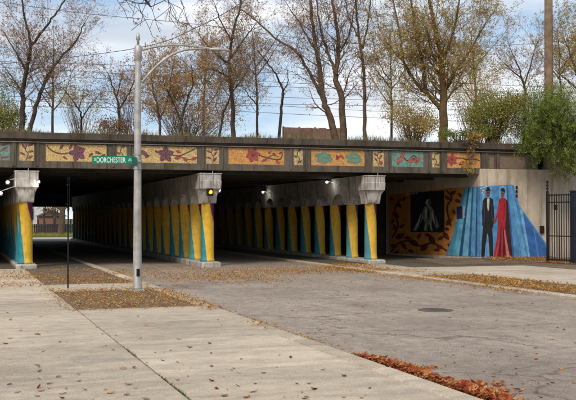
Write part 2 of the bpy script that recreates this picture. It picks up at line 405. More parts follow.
# manhole
mp_ = ground(435, 310, ROADZ)
mh = thing('manhole_cover', 'round dark iron manhole cover set in the grey asphalt', 'manhole', (mp_.x, mp_.y, ROADZ+0.002))
MB().lathe([(0.40, 0), (0.40, 0.008), (0.335, 0.010), (0.335, 0.0)], 32).build('frame_ring', M['iron'], mh)
MB().lathe([(0.325, 0.0), (0.325, 0.006), (0.30, 0.009)], 32).build('lid', M['iron'], mh)
st = MB()
for k in range(-4, 5):
    hw = math.sqrt(max(0.0, 0.28**2 - (k*0.06)**2))
    st.box(-hw, hw, k*0.06-0.012, k*0.06+0.012, 0.009, 0.014)
st.build('lid_ribs', M['iron'], mh)

# ================================================================== the viaduct
SK = R(-4.5)
BX, BY = 9.82, 37.2
LX = Vector((math.cos(SK), math.sin(SK), 0)); LY = Vector((-math.sin(SK), math.cos(SK), 0))
B0 = Vector((BX, BY, 0))
def line_y(x): return BY + (x-BX)*math.tan(SK)
def fpix(px, py=155, off=0.0):       # photo pixel -> local (x, z) on the fascia face
    p = on_plane(px, py, B0 + LY*off, LY); q = p - B0
    return q.dot(LX), p.z
ZB, ZT = 4.04, 5.26
DEPTH = 50.0
br = thing('railway_bridge', 'dark concrete railway viaduct with mosaic frieze spanning the street', 'bridge', B0, SK)
x_l, x_r = -18.0, fpix(538)[0]
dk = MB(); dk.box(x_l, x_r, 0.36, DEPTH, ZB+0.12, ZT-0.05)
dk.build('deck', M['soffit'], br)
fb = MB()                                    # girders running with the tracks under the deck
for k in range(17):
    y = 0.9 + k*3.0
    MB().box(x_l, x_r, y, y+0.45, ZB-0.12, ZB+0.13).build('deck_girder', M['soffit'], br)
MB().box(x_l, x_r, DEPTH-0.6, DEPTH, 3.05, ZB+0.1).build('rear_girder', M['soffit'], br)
panels = [(-14, 9.5, 'teal'), (18.5, 34, 'cream'), (45, 106.5, 'yel1'), (116.5, 126.5, 'cream'), (136, 197, 'yel2'), (205.8, 219.3, 'cream'), (228, 284.5, 'orange1'),
          (293.7, 303, 'cream'), (311, 365, 'orange2'), (373, 384.5, 'cream'), (392, 424, 'teal'), (432, 440, 'cream'), (447.5, 481, 'orange1'), (489, 495, 'plain'), (500, 526, 'plain')]
PZ0, PZ1 = 4.315, 5.02
mos = {'teal': [(0.06, 0.22, 0.19), (0.10, 0.30, 0.25), (0.16, 0.34, 0.29), (0.05, 0.17, 0.16)],
       'cream': [(0.52, 0.36, 0.12), (0.66, 0.50, 0.24), (0.58, 0.42, 0.17), (0.42, 0.27, 0.08)],
       'yel1': [(0.62, 0.41, 0.12), (0.72, 0.53, 0.22), (0.60, 0.36, 0.10), (0.66, 0.48, 0.20)],
       'yel2': [(0.60, 0.42, 0.14), (0.70, 0.54, 0.26), (0.60, 0.40, 0.12), (0.52, 0.33, 0.12)],
       'orange1': [(0.62, 0.25, 0.035), (0.70, 0.37, 0.08), (0.56, 0.18, 0.025), (0.72, 0.44, 0.14)],
       'orange2': [(0.62, 0.24, 0.035), (0.70, 0.37, 0.09), (0.55, 0.19, 0.03), (0.48, 0.36, 0.15)]}
mos['plain'] = [(.20, .15, .105), (.15, .115, .085), (.24, .18, .125), (.17, .12, .09)]
for k, v in mos.items(): M['mos_'+k] = mosaic_material('mosaic_'+k, v)
X0 = fpix(-60)[0]
spans = []
for a, b, k in panels: spans.append((fpix(a)[0], fpix(b)[0], k))
# frame of the frieze: rails and mullions, panels recessed 35 mm
MB().box(x_l, x_r, 0.0, 0.36, ZB, PZ0).build('lower_rail', M['fascia'], br)
MB().box(x_l, x_r, 0.0, 0.36, PZ1, ZT-0.12).build('upper_rail', M['fascia'], br)
edge = x_l
for a, b, k in spans:
    MB().box(edge, a, 0.002, 0.359, PZ0, PZ1).build('mullion', M['fascia'], br); edge = b
MB().box(edge, x_r, 0.002, 0.359, PZ0, PZ1).build('mullion', M['fascia'], br)
# small raised pilaster strips beside the narrow panels
for i, (a, b, k) in enumerate(spans):
    if b-a < 0.9:
        for q in (a-0.17, b+0.09):
            MB().box(q, q+0.08, -0.035, 0.0, ZB+0.06, ZT-0.12).build('pilaster', M['fascia'], br)
cp = MB()
cp.box(x_l, x_r, -0.20, 0.5, ZT-0.06, ZT+0.20); cp.box(x_l, x_r, -0.09, 0.3, ZT-0.12, ZT-0.06)
cp.build('coping', M['coping'], br)
MB().tube([(x_l, -0.075, PZ1+0.055), (x_r, -0.075, PZ1+0.055)], 0.017, 6).build('conduit', M['galv'], br)
def leaf_poly(cx, cz, L_, W_, ang, n=9):
    pts = []
    for i in range(n+1):
        t = i/n; pts.append((t*L_, W_*math.sin(math.pi*t)**0.8*(1-0.35*t)))
    for i in range(n-1, 0, -1):
        t = i/n; pts.append((t*L_, -W_*math.sin(math.pi*t)**0.8*(1-0.35*t)))
    ca, sa = math.cos(ang), math.sin(ang)
    return [(cx+x*ca-z*sa, cz+x*sa+z*ca) for x, z in pts]
def stem_poly(pts, w_):
    l, r = [], []
    for i, p in enumerate(pts):
        a = pts[max(i-1, 0)]; b = pts[min(i+1, len(pts)-1)]
        dx, dz = b[0]-a[0], b[1]-a[1]; n = math.hypot(dx, dz) or 1
        l.append((p[0]-dz/n*w_, p[1]+dx/n*w_)); r.append((p[0]+dz/n*w_, p[1]-dx/n*w_))
    return l + r[::-1]
def spline(p, n=8):
    o = []
    for i in range(len(p)-1):
        p0 = p[max(i-1, 0)]; p1 = p[i]; p2 = p[i+1]; p3 = p[min(i+2, len(p)-1)]
        for j in range(n):
            t = j/n
            o.append(tuple(0.5*(2*p1[k]+(p2[k]-p0[k])*t+(2*p0[k]-5*p1[k]+4*p2[k]-p3[k])*t*t+(3*p1[k]-p0[k]-3*p2[k]+p3[k])*t**3) for k in range(len(p1))))
    o.append(tuple(p[-1])); return o
M['m_maroon'] = mosaic_material('mosaic_maroon', [(0.13, 0.012, 0.025), (0.22, 0.02, 0.04), (0.10, 0.01, 0.02)], 18)
M['m_purple'] = mosaic_material('mosaic_purple', [(0.10, 0.012, 0.055), (0.17, 0.02, 0.08), (0.06, 0.01, 0.04)], 18)
M['m_red'] = mosaic_material('mosaic_red', [(0.36, 0.02, 0.03), (0.27, 0.012, 0.02), (0.45, 0.05, 0.04)], 18)
M['m_stem'] = mosaic_material('mosaic_stem', [(0.025, 0.018, 0.015), (0.05, 0.03, 0.02), (0.03, 0.035, 0.02)], 18)
M['m_teal'] = mosaic_material('mosaic_green', [(0.04, 0.26, 0.18), (0.08, 0.33, 0.25), (0.03, 0.19, 0.14)], 18)
M['m_pink'] = mosaic_material('mosaic_pink', [(0.40, 0.08, 0.07), (0.30, 0.05, 0.05), (0.46, 0.15, 0.10)], 18)
def motif(parent, name, polys, mat):
    mb = MB()
    for i, (lev, poly) in enumerate(polys):
        mb.poly([(x, -0.006-0.004*lev-0.0007*i, z) for x, z in poly], 0.02, Vector((0, -1, 0)))
    return mb.build(name, M[mat], parent)
random.seed(21)
for i, (a, b, k) in enumerate(spans):
    W = b-a; H = PZ1-PZ0; cx = (a+b)/2; cz = (PZ0+PZ1)/2
    m = M['mos_'+k]
    p = MB().box(-W/2+.002, W/2-.002, 0.0, 0.3, -H/2+.002, H/2-.002).build('mosaic_panel' if k != 'plain' else 'blank_panel', m, br)
    p.location = (cx, 0.035 if k != 'plain' else 0.07, cz)
    if k == 'plain': continue
    if W < 0.9:
        n = 5 if W > 0.5 else 3
        pl = []
        for q in range(n):
            z = -H*0.36 + H*0.72*q/(n-1 or 1); sx = (-1)**q
            pl.append((0, leaf_poly(sx*W*0.08, z, W*0.42, 0.055, (0.5 if sx > 0 else math.pi-0.5) + random.uniform(-.5, .5))))
        mm = random.choice(['m_stem', 'm_maroon', 'm_maroon'])
        for e_ in pl: motif(p, 'leaf_motif', [e_], mm)
        motif(p, 'stem_motif', [(0, stem_poly(spline([(random.uniform(-.05, .05), -H*.44), (0.06, -H*.1), (-0.05, H*.15), (0.02, H*.44)], 4), 0.018))], 'm_stem')
        if i == 9: motif(p, 'berry_motif', [(2, leaf_poly(0.02, -H*.3, 0.2, 0.11, 0.3))], 'm_red')
        continue
    def flower(cx_, cz_, r, mat, n=5, ph=0.0):
        motif(p, 'flower_motif', [(1+q % 2, leaf_poly(cx_+0.12*r*math.cos(ph+2*math.pi*q/n), cz_+0.12*r*math.sin(ph+2*math.pi*q/n), r, r*0.42, ph+2*math.pi*q/n)) for q in range(n)], mat)
        motif(p, 'flower_heart', [(4, [(cx_+r*.22*math.cos(t*math.pi/5), cz_+r*.22*math.sin(t*math.pi/5)) for t in range(10)])], 'm_stem')
    def leaves(lst, mat):
        for x, z, l, g in lst: motif(p, 'leaf_motif', [(1, leaf_poly(x*W, z*H, l, l*0.27, g))], mat)
    def stem(pts, wd=0.02): motif(p, 'stem_motif', [(0, stem_poly(spline([(x*W, z*H) for x, z in pts], 6), wd))], 'm_stem')
    if k == 'yel1':
        stem([(-.48, .42), (-.40, .12), (-.25, -.06), (-.10, .0), (.0, .0)], 0.026)
        flower(.02*W, 0.0, 0.33, 'm_purple', 5, 0.6)
        leaves([(-.27, .2, .24, .9), (-.22, -.2, .22, -.6), (-.12, .2, .25, 1.0), (.2, -.2, .24, .7), (.3, .1, .28, -.3), (.4, -.15, .22, .3), (-.02, .30, .3, 0.0)], 'm_maroon')
    elif k == 'yel2':
        stem([(.05, .0), (.2, -.05), (.32, .12), (.46, .38)], 0.024); stem([(.2, -.05), (.3, -.22), (.43, -.25)], 0.018)
        flower(-.02*W, 0.02, 0.33, 'm_purple', 5, 0.3)
        leaves([(-.44, .22, .42, -.55), (-.36, -.2, .24, .5), (-.2, .25, .2, -.6)], 'm_maroon')
        leaves([(.14, .25, .26, -.3), (.12, -.2, .3, .1), (.40, -.28, .3, .4), (.27, -.12, .28, -.9)], 'm_red')
    elif k == 'orange1' and W > 2:
        stem([(-.02, .12), (.12, .0), (.25, -.12), (.42, -.15), (.47, .2)], 0.026); stem([(.2, -.08), (.3, .1), (.38, .0)], 0.018)
        flower(-.06*W, .08*H, 0.30, 'm_red', 6, 0.2)
        leaves([(.1, -.3, .28, .5), (.34, -.2, .26, -.7), (.2, .2, .2, .5)], 'm_red')
        leaves([(.28, .22, .2, -.4), (.4, .18, .22, .5)], 'm_maroon')
    elif k == 'orange1':
        stem([(-.3, .05), (-.1, .15), (.1, .05), (.3, .1), (.48, 0)], 0.025); flower(-.36*W, .02*H, .27, 'm_red', 6, .4)
        leaves([(-.14, -.28, .35, .4), (.1, -.25, .3, .2), (.2, .2, .25, .4)], 'm_maroon')
    elif k == 'orange2':
        for c_ in (-.27, .29):
            for q in range(7):
                x0 = c_+(q-3)*.04
                motif(p, 'frond_motif', [(1+q % 2, stem_poly(spline([(x0*W, -H*.38+abs(q-3)*.03), ((x0+.03)*W, -H*.08), ((x0-.02)*W, H*.12), ((x0+.015)*W, H*.40-abs(q-3)*.05)], 5), 0.033))], 'm_teal')
        leaves([(-.04, -.1, .28, .7), (.04, .2, .25, -.8), (-.03, .2, .2, -1.2)], 'm_red')
    elif k == 'teal':
        stem([(-.3, -.35), (-.2, .2), (0, -.1), (.2, .25), (.35, -.2)], 0.03)
        leaves([(-.35, -.25, .45, .6), (-.2, .1, .4, 1.1), (0, -.2, .45, .5), (.15, .1, .4, -.8), (.25, -.25, .4, .9)], 'm_pink')

# ------------------------------------------------------------------ piers
SP, NC, RC, ZC = 2.04, 24, 0.28, 2.63
col_me = MB().lathe([(RC+.03, 0), (RC+.03, 0.08), (RC+.005, 0.11), (RC, 0.3), (RC-.005, 1.3), (RC-.012, ZC-0.14-0.02), (RC+.015, ZC-0.14)], 24).mesh('column', M['column'], True)
def cap_mesh():
    mb = MB(); prof = []
    y = -0.62
    for i in range(9):                       # concave corbel at the street end
        t = i/8; prof.append((-0.52+0.24*t, ZC+0.66*(1-math.sin(t*math.pi/2))))
    for c in range(NC):
        yc = c*SP
        prof.append((yc+0.30, ZC))
        if c == NC-1: break
        h0, h1 = yc+0.30, yc+SP-0.30
        for i in range(1, 12):
            t = i/12; prof.append((h0+(h1-h0)*t, ZC+0.52*math.sqrt(max(0, 1-(2*t-1)**2))))
        prof.append((h1, ZC))
    top = ZB-0.125; hw = 0.30; v = []
    for y, z in prof:
        v += [(-hw, y, z), (hw, y, z), (hw+.06, y, top), (-hw-.06, y, top)]
    mb.v = v
    for i in range(len(prof)-1):
        a = i*4; b = a+4
        for p, q in ((0, 1), (1, 2), (2, 3), (3, 0)): mb.f.append((a+p, a+q, b+q, b+p))
    mb.f.append((3, 2, 1, 0)); e = (len(prof)-1)*4; mb.f.append((e, e+1, e+2, e+3))
    return mb.mesh('cap_beam', M['cap'])
cap_me = cap_mesh()
ped = MB(); ZK = ZB-0.13
rings_ = [(ZC+0.01, .285, -.29), (ZC+.12, .30, -.315), (ZC+.26, .315, -.35), (ZC+.40, .345, -.41), (ZC+.52, .39, -.49), (ZC+.60, .43, -.565), (ZC+.62, .455, -.60), (ZK-.34, .47, -.62), (ZK-.32, .455, -.60), (ZK-.06, .455, -.60), (ZK-.04, .48, -.63), (ZK, .48, -.63)]
for z, hw_, yf in rings_:
    ped.v += [(-hw_+.03, yf, z), (hw_-.03, yf, z), (hw_, yf+.03, z), (hw_, .40, z), (-hw_, .40, z), (-hw_, yf+.03, z)]
for i in range(len(rings_)-1):
    for j in range(6):
        a_ = i*6+j; b_ = i*6+(j+1) % 6; ped.f.append((a_, b_, b_+6, a_+6))
ped.f.append(tuple(range(5, -1, -1))); e_ = (len(rings_)-1)*6; ped.f.append(tuple(range(e_, e_+6)))
block_me = ped.mesh('corbel_block', M['cap'])
fan_me = MB()
fan_me.v = []; 
kk = 9
for sx in (-1, 1):                            # rounded shield on each flank of the cap over a column
    pts = [(sx*0.37, 0.62*math.cos(math.pi*q/kk+math.pi), ZC+0.62+0.56*math.sin(math.pi*q/kk+math.pi)) for q in range(kk+1)]
    n0 = len(fan_me.v)
    fan_me.v += [(sx*0.30, 0.0, ZC+0.60)] + pts
    for q in range(kk): fan_me.f.append((n0, n0+1+q, n0+2+q) if sx < 0 else (n0, n0+2+q, n0+1+q))
fan_mesh = fan_me.mesh('cap_shield', M['cap'])
pier_lab = {26.5: 'leftmost row of yellow and teal columns under a pale concrete cap', 212.5: 'middle row of yellow and teal columns with amber signal on its cap',
            378.5: 'rightmost row of yellow and teal columns nearest the mural'}
PX = []
for px in (26.5, 210, 374.5):
    lx = fpix(px)[0]; p = B0 + LX*lx
    PX.append(p)
labs = list(pier_lab.values())
for i, p in enumerate(PX):
    fy = p.y + 0.42
    pr_ = thing('bridge_pier', labs[i], 'pier', (p.x, fy, 0), 0, 'column rows carrying the railway viaduct')
    link('cap_beam', cap_me, pr_); link('corbel_block', block_me, pr_)
    MB().bbox(-0.42, 0.42, -0.75, (NC-1)*SP+0.6, -0.3, 0.14, 0.05).build('plinth', M['cap'], pr_)
    for c in range(NC):
        link('column', col_me, pr_, (0, c*SP, 0.14))
    if i < 3:
        zc = ZC+0.1
        MB().tube([(0.05, -0.66, ZB-0.05), (0.05, -0.66, ZB-0.45), (0.05, -0.66, ZB-0.62)], 0.02, 6).build('conduit', M['galv'], pr_)

# ------------------------------------------------------------------ abutments and walls
A = ground(386, 254); A = Vector((A.x, A.y, 0))
SEAM = 480.0
Kp = on_plane(SEAM, 230, B0 - LY*0.06, LY); Kp.z = 0
Bp = on_plane(551, 230, B0 - LY*0.06, LY); Bp.z = 0
wd = LX; wn = -LY
sd_ = (Kp-A).normalized(); sn = Vector((sd_.y, -sd_.x, 0))
if sn.y > 0: sn = -sn
def wallprism(pts, th, z0, z1, name, mat, parent=None):
    mb = MB()
    for a, b in zip(pts[:-1], pts[1:]):
        d = (b-a).normalized(); n = Vector((-d.y, d.x, 0))*th
        mb.hexa([(*a.xy, z0), (*b.xy, z0), (*(b+n).xy, z0), (*(a+n).xy, z0), (*a.xy, z1), (*b.xy, z1), (*(b+n).xy, z1), (*(a+n).xy, z1)])
    return mb.build(name, mat, parent)
mw = thing('mural_wall', 'slanting concrete abutment wall painted with a blue and orange mural', 'wall', (0, 0, 0))
wallprism([A, Kp+LY*0.02], 0.8, -0.3, ZB+0.115, 'side_face', M['wall'], mw)
wallprism([Kp, Bp], 0.055, -0.3, 4.285, 'wall_face', M['wall'], mw)
wallprism([Kp+LY*0.058+LX*0.3, Bp+LY*0.058], 0.9, -0.3, ZB-0.002, 'wall_core', M['wall'], mw)
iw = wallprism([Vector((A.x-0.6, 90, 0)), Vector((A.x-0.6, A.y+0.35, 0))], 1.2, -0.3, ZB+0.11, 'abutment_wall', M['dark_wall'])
tag(iw, 'dark side wall deep under the viaduct beyond the mural', 'wall')
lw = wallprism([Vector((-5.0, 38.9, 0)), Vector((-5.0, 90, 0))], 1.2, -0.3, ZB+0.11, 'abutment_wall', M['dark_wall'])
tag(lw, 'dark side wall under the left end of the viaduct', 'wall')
rw = thing('retaining_wall', 'pale concrete retaining wall behind the black iron gate', 'wall')
e0 = Bp + LX*0.02; e1 = e0 + LX*45
wallprism([e0+LY*0.01, e1+LY*0.01], 0.7, -0.3, ZT-0.2, 'wall_face', M['wall'], rw)
rc = wallprism([e0+LY*-0.12+LX*0.2, e1-LY*0.12], 0.9, ZT-0.2, ZT+0.1, 'coping', M['coping'], rw)
l0 = B0 + LX*(x_l) + LY*0.4; l1 = l0 - LX*50
lwl = wallprism([l1, l0], 0.7, -0.3, ZT+0.1, 'retaining_wall', M['fascia']); tag(lwl, 'brown retaining wall continuing left of the viaduct', 'wall')

# the mural: flat paint layers on the wall face, each a few millimetres proud
def clip_px(pts, keep_left):
    o = []
    for i, p in enumerate(pts):
        q = pts[(i+1) % len(pts)]; ip = (p[0] <= SEAM) == keep_left; iq = (q[0] <= SEAM) == keep_left
        if ip: o.append(p)
        if ip != iq:
            t = (SEAM-p[0])/(q[0]-p[0]); o.append((SEAM, p[1]+(q[1]-p[1])*t))
    return o
def mural(name, pts, col, lev, parent=mw):
    mb = MB()
    for left in (True, False):
        c = clip_px(pts, left)
        if len(c) < 3: continue
        P, n = (A, sn) if left else (Kp, wn)
        mb.poly([on_plane(x, y, P, n) + n*(0.004+0.0022*lev) for x, y in c])
    return mb.build(name, paint('mural_'+name+'_%02x%02x%02x' % tuple(int(c*255) for c in col), col, 0.7, 0.32), parent)
BL1, BL2, BL3, BL4 = (0.13, 0.36, 0.60), (0.06, 0.22, 0.46), (0.04, 0.14, 0.34), (0.20, 0.46, 0.66)
mural('orange_field', [(389, 195), (450, 188), (470, 187), (452, 255.6), (389, 253.5)], (0.46, 0.19, 0.035), 0)
mural('black_picture', [(410.5, 193), (444.5, 190.2), (444.5, 232.5), (410.5, 232)], (0.012, 0.013, 0.016), 1)
FG = (0.24, 0.25, 0.23)
for pl in ([(424, 207), (430, 205), (433, 212), (432, 222), (425, 223), (422, 214)], [(424, 208), (421, 215), (415, 226), (413, 230), (416, 231), (421, 223), (425, 215)], [(431, 206), (434, 211), (439, 226), (436.5, 229), (433, 221), (430, 212)],
           [(425, 204), (426.5, 199.5), (430, 199), (431, 204), (428, 206)], [(425, 222), (424, 231), (427.5, 231), (429, 223)], [(429, 222), (431, 231), (433, 231), (432, 221)]):
    mural('grey_figure', pl, FG, 2)
    cx_ = sum(q[0] for q in pl)/len(pl); cy_ = sum(q[1] for q in pl)/len(pl)
    mural('grey_light', [(cx_+(q[0]-cx_)*.45-.4, cy_+(q[1]-cy_)*.6-.4) for q in pl], (0.46, 0.47, 0.43), 3)
    mural('grey_shade', [(cx_+(q[0]-cx_)*.3+1.0, cy_+(q[1]-cy_)*.7) for q in pl], (0.04, 0.042, 0.042), 4)
for k, (x, y, l, g) in enumerate([(396, 215, 9, .6), (400, 236, 11, -.4), (404, 246, 9, .9), (414, 243, 12, .5), (424, 248, 10, -.5), (432, 240, 12, 1.0), (440, 247, 9, .3), (446, 236, 10, .9), (395, 228, 8, 1.3),
                                  (399, 205, 8, .8), (448, 198, 8, .6), (453, 193, 8, -.6), (458, 201, 7, .4), (449, 222, 9, -.9), (394, 246, 8, .2), (419, 236, 7, -1.), (437, 250, 7, .1), (460, 195, 6, .9), (402, 226, 7, -.6), (392, 199, 6, .4), (404, 199, 6, -.7), (408, 238, 8, .1), (428, 235, 7, .2), (441, 238, 7, -.5), (450, 246, 7, .7), (397, 252, 6, -.2), (411, 251, 7, .3), (454, 212, 6, 1.1), (447, 229, 6, .2), (393, 221, 6, -.8)]):
    mural('leaf_shape', leaf_poly(x-l/2*math.cos(g), y-l/2*math.sin(g), l, l*.30, g, 6), (0.10, 0.022, 0.018), 2)
for pts in ([(391, 252), (399, 243), (410, 241), (420, 246), (433, 243), (447, 251)], [(392, 238), (398, 225), (395, 210), (401, 198)], [(446, 190), (452, 198), (447, 208), (451, 226)]):
    mural('vine_shape', stem_poly(spline(pts, 5), 0.8), (0.05, 0.018, 0.015), 1)
mural('blue_field', [(446, 255.5), (467.5, 187.2), (512, 184.6), (514, 186), (519.5, 206), (545.5, 243), (546.5, 259.3), (470, 256.4)], BL2, 3)
def ray(t0, t1, b0, b1, col, lev=4):
    yt = lambda x: 187.6-(x-467)*.058; yb_ = lambda x: 255.4+(x-446)*.036
    mural('blue_ray', [(t0, yt(t0)), (t1, yt(t1)), (b1, yb_(b1)), (b0, yb_(b0))], col, lev)
ray(464.6, 466, 447, 452, (0.07, 0.27, 0.42)); ray(466, 468.5, 452.5, 459, (0.11, 0.38, 0.55)); ray(468.6, 469.8, 459, 462, (0.02, 0.08, 0.22)); ray(470, 472.6, 462.4, 468, (0.15, 0.42, 0.60))
ray(472.8, 473.6, 468.4, 470.4, (0.03, 0.10, 0.27)); ray(474, 476.8, 471, 475, (0.10, 0.31, 0.53)); ray(477, 477.8, 475.4, 477, (0.02, 0.08, 0.24)); ray(478, 481.5, 477.2, 481, (0.08, 0.26, 0.48))
ray(482, 485, 481.5, 486, (0.13, 0.37, 0.60)); ray(485.3, 492, 486.5, 492, (0.10, 0.30, 0.54)); ray(492.5, 498, 492.6, 500, (0.07, 0.24, 0.48)); ray(499, 506, 501, 511, (0.11, 0.33, 0.58))
ray(506.4, 507.4, 511.4, 514, (0.025, 0.10, 0.28)); ray(507.6, 509.6, 514.4, 521, (0.08, 0.25, 0.50)); ray(509.9, 511.6, 521.6, 527, (0.11, 0.31, 0.55))
mural('blue_ray', [(522, 212), (545, 244.5), (546, 259), (529.5, 258.4), (524, 230)], (0.035, 0.13, 0.38), 4)
mural('blue_ray', [(519, 206), (522.5, 211), (530, 258.4), (528, 258.3)], (0.16, 0.38, 0.60), 5)
mural('blue_ray', [(533, 228), (534.5, 230), (539, 258.8), (537.5, 258.8)], (0.07, 0.21, 0.48), 5)
mural('navy_square', [(456.8, 206.6), (462.8, 206), (462.8, 218.6), (456.8, 219)], (0.015, 0.03, 0.10), 5)
mural('white_mark', [(462.8, 206), (465, 206), (464.8, 218), (462.8, 218.6)], (0.38, 0.42, 0.46), 5)
BK = (0.012, 0.012, 0.015); SKN = (0.16, 0.075, 0.045)
# man in black suit
mural('dark_trousers', [(482.8, 224), (491.6, 224), (492.6, 240), (492.8, 257), (489.4, 257), (488, 236), (487, 233), (485.2, 246), (484.2, 256.6), (480.8, 256.5), (481.6, 240)], BK, 6)
mural('dark_jacket', [(484, 198.5), (486.5, 197.4), (490, 197.4), (492.6, 199.2), (493.6, 208), (494.2, 219), (492.6, 227.5), (489, 228.5), (484, 228.5), (482, 226), (481.8, 212), (482.4, 202)], BK, 7)
mural('white_shirt', [(486.9, 197.6), (489.4, 197.6), (488.9, 209), (487.9, 211.5), (486.9, 207)], (0.55, 0.52, 0.46), 8)
mural('painted_hand', [(493, 218.5), (494.8, 219), (495, 222.5), (493.6, 223.4)], SKN, 8)
mural('painted_face', [(486, 190.5), (487.2, 189), (489, 189), (490, 190.6), (489.8, 195), (488.6, 197.6), (487.3, 197.4), (486.2, 195)], SKN, 8)
mural('eye_line', [(486.5, 192.6), (489.6, 192.4), (489.6, 192.9), (486.5, 193.1)], (0.03, .015, .01), 9)
mural('mouth_line', [(487.3, 195.6), (488.8, 195.5), (488.8, 195.9), (487.3, 196)], (0.05, .015, .012), 9)
mural('bow_tie', [(486.9, 198.2), (488.1, 198.7), (489.4, 198.1), (489.4, 199.3), (488.1, 198.9), (486.9, 199.4)], BK, 9)
mural('jacket_light', [(483.4, 203), (484.3, 202), (484.5, 222), (483.5, 224)], (0.04, 0.045, 0.06), 8)
mural('jacket_light', [(491.2, 204), (491.8, 204), (492.4, 220), (491.6, 222)], (0.05, 0.05, 0.065), 8)
mural('dark_hat', [(485.3, 190.9), (486.2, 189.6), (486.5, 187.4), (489.3, 187.2), (489.8, 189.6), (490.8, 190.7)], BK, 9)
# woman in red dress with dark cape
mural('dark_cape', [(498.8, 199.5), (504, 197.6), (507.6, 201), (508.6, 214), (510, 232), (512.2, 257.3), (506, 257.4), (495.5, 257.1), (497, 236), (497.6, 222)], (0.035, 0.012, 0.016), 6)
mural('red_dress', [(498.6, 200.5), (501, 197.8), (504, 197.6), (506, 201), (506, 214), (504.8, 226), (506.5, 240), (509.8, 257.2), (501, 257.1), (492.9, 256.9), (496.2, 240), (498.4, 222), (497.8, 212)], (0.36, 0.018, 0.028), 7)
mural('dark_fold', [(500.6, 226), (501.4, 226), (500.4, 257), (497.6, 257)], (0.10, 0.008, 0.016), 8)
mural('dark_fold', [(502.6, 228), (503.2, 228), (505.4, 257), (502.6, 257)], (0.06, 0.008, 0.014), 8)
mural('pink_fold', [(503.6, 230), (504.4, 230), (509.2, 257), (506.2, 257)], (0.50, 0.17, 0.13), 8)
mural('pink_fold', [(499.4, 236), (499.8, 236), (496.2, 257), (494.6, 257)], (0.46, 0.06, 0.06), 8)
mural('dark_fold', [(503.8, 203), (504.6, 203), (503.9, 220), (503.2, 220)], (0.16, 0.01, 0.02), 8)
mural('red_sleeve', [(498.6, 200.5), (500, 203), (499.2, 213), (495.8, 221.6), (494.6, 220.5), (497.2, 211)], (0.38, 0.02, 0.03), 9)
mural('painted_hand', [(494.5, 219.8), (495.9, 220.8), (495.2, 223.4), (493.9, 222.8)], SKN, 9)
mural('painted_face', [(500.6, 191.5), (501.6, 190.2), (503.4, 190.2), (504.2, 191.8), (504, 195), (503, 197.8), (501.4, 197.6), (500.7, 195)], SKN, 8)
mural('eye_line', [(501.1, 193.2), (503.7, 193), (503.7, 193.5), (501.1, 193.7)], (0.03, .015, .01), 9)
mural('mouth_line', [(501.8, 195.8), (503, 195.7), (503, 196.2), (501.8, 196.3)], (0.25, .02, .02), 9)
mural('dark_hair', [(500.3, 192), (500.6, 189.2), (502.2, 188), (504.2, 188.6), (505, 191), (504.6, 194), (504.1, 192), (501, 191)], BK, 9)
for x, y in ((481, 188.4), (482.6, 190.6), (481.8, 193), (484, 187.4), (483.3, 195), (502.6, 186.4), (486, 186.4)):
    mural('white_dab', [(x-.7, y-.6), (x+.6, y-.7), (x+.8, y+.5), (x-.5, y+.7)], (0.6, 0.6, 0.58), 10)
for y in (186, 190, 194.3):
    mural('black_dash', [(515.4, y), (517.4, y), (517.5, y+3), (515.5, y+3)], BK, 10)
for x in (407.5, 409.5, 412, 414.3, 417):
    y = 194.6-(x-407)*.12
    mural('white_dab', [(x-.8, y-.5), (x+.8, y-.8), (x+.7, y+.3), (x-.7, y+.7)], (0.75, 0.75, 0.72), 10)
bxp = on_plane(541.3, 229.5, Kp, wn)
jb = thing('junction_box', 'small dark electrical box on the wall beside the iron gate', 'electrical box', (*bxp.xy, bxp.z), math.atan2(wd.y, wd.x))
MB().bbox(-0.10, 0.10, -0.10, 0.01, -0.17, 0.17, 0.015).build('housing', M['black'], jb)
MB().box(-0.07, 0.07, -0.112, -0.101, -0.12, 0.12).build('lid', M['black'], jb)

# ------------------------------------------------------------------ gate
g0 = ground(547.5, 262.6); g1 = ground(571.0, 263.8)
gd = (g1-g0).normalized(); gl = (g1-g0).length
gt = thing('iron_gate', 'tall black iron bar gate standing before the pale wall', 'gate', (g0.x, g0.y, -0.01), math.atan2(gd.y, gd.x))
gh = (261.8-195.5)/F*(F*EYE/(261.8-HOR))
for k in range(9):
    x = 0.12 + (gl-0.24)*k/8
    MB().box(x-0.014, x+0.014, -0.014, 0.014, 0.10, gh+0.06).build('bar', M['black'], gt)
for z in (gh, gh-0.32, gh*0.40, 0.16):
    MB().box(0.03, gl-0.02, -0.022, 0.022, z-0.025, z+0.025).build('rail', M['black'], gt)
MB().bbox(-0.05, 0.05, -0.05, 0.05, -0.05, gh+0.12, 0.01).build('gate_stile', M['black'], gt)
for q in range(4):
    MB().lathe([(0.02, gh+0.1+q*0.14), (0.06, gh+0.14+q*0.14), (0.06, gh+0.19+q*0.14), (0.02, gh+0.23+q*0.14)], 8).build('finial', M['black'], gt)
MB().box(gl*0.30, gl*0.42, -0.05, 0.03, gh*0.78, gh*0.86).build('lock_box', M['black'], gt)
pp = g1 + gd*0.16
gp = MB().bbox(-0.13, 0.13, -0.13, 0.13, -0.05, gh+0.12, 0.015).build('gate_post', M['navy']); gp.location = (pp.x, pp.y, 0); gp.rotation_euler.z = math.atan2(gd.y, gd.x)
tag(gp, 'thick square dark blue gate post at the right edge', 'post')
MB().bbox(-0.16, 0.16, -0.16, 0.16, gh+0.12, gh+0.17, 0.02).build('post_cap', M['navy'], gp)

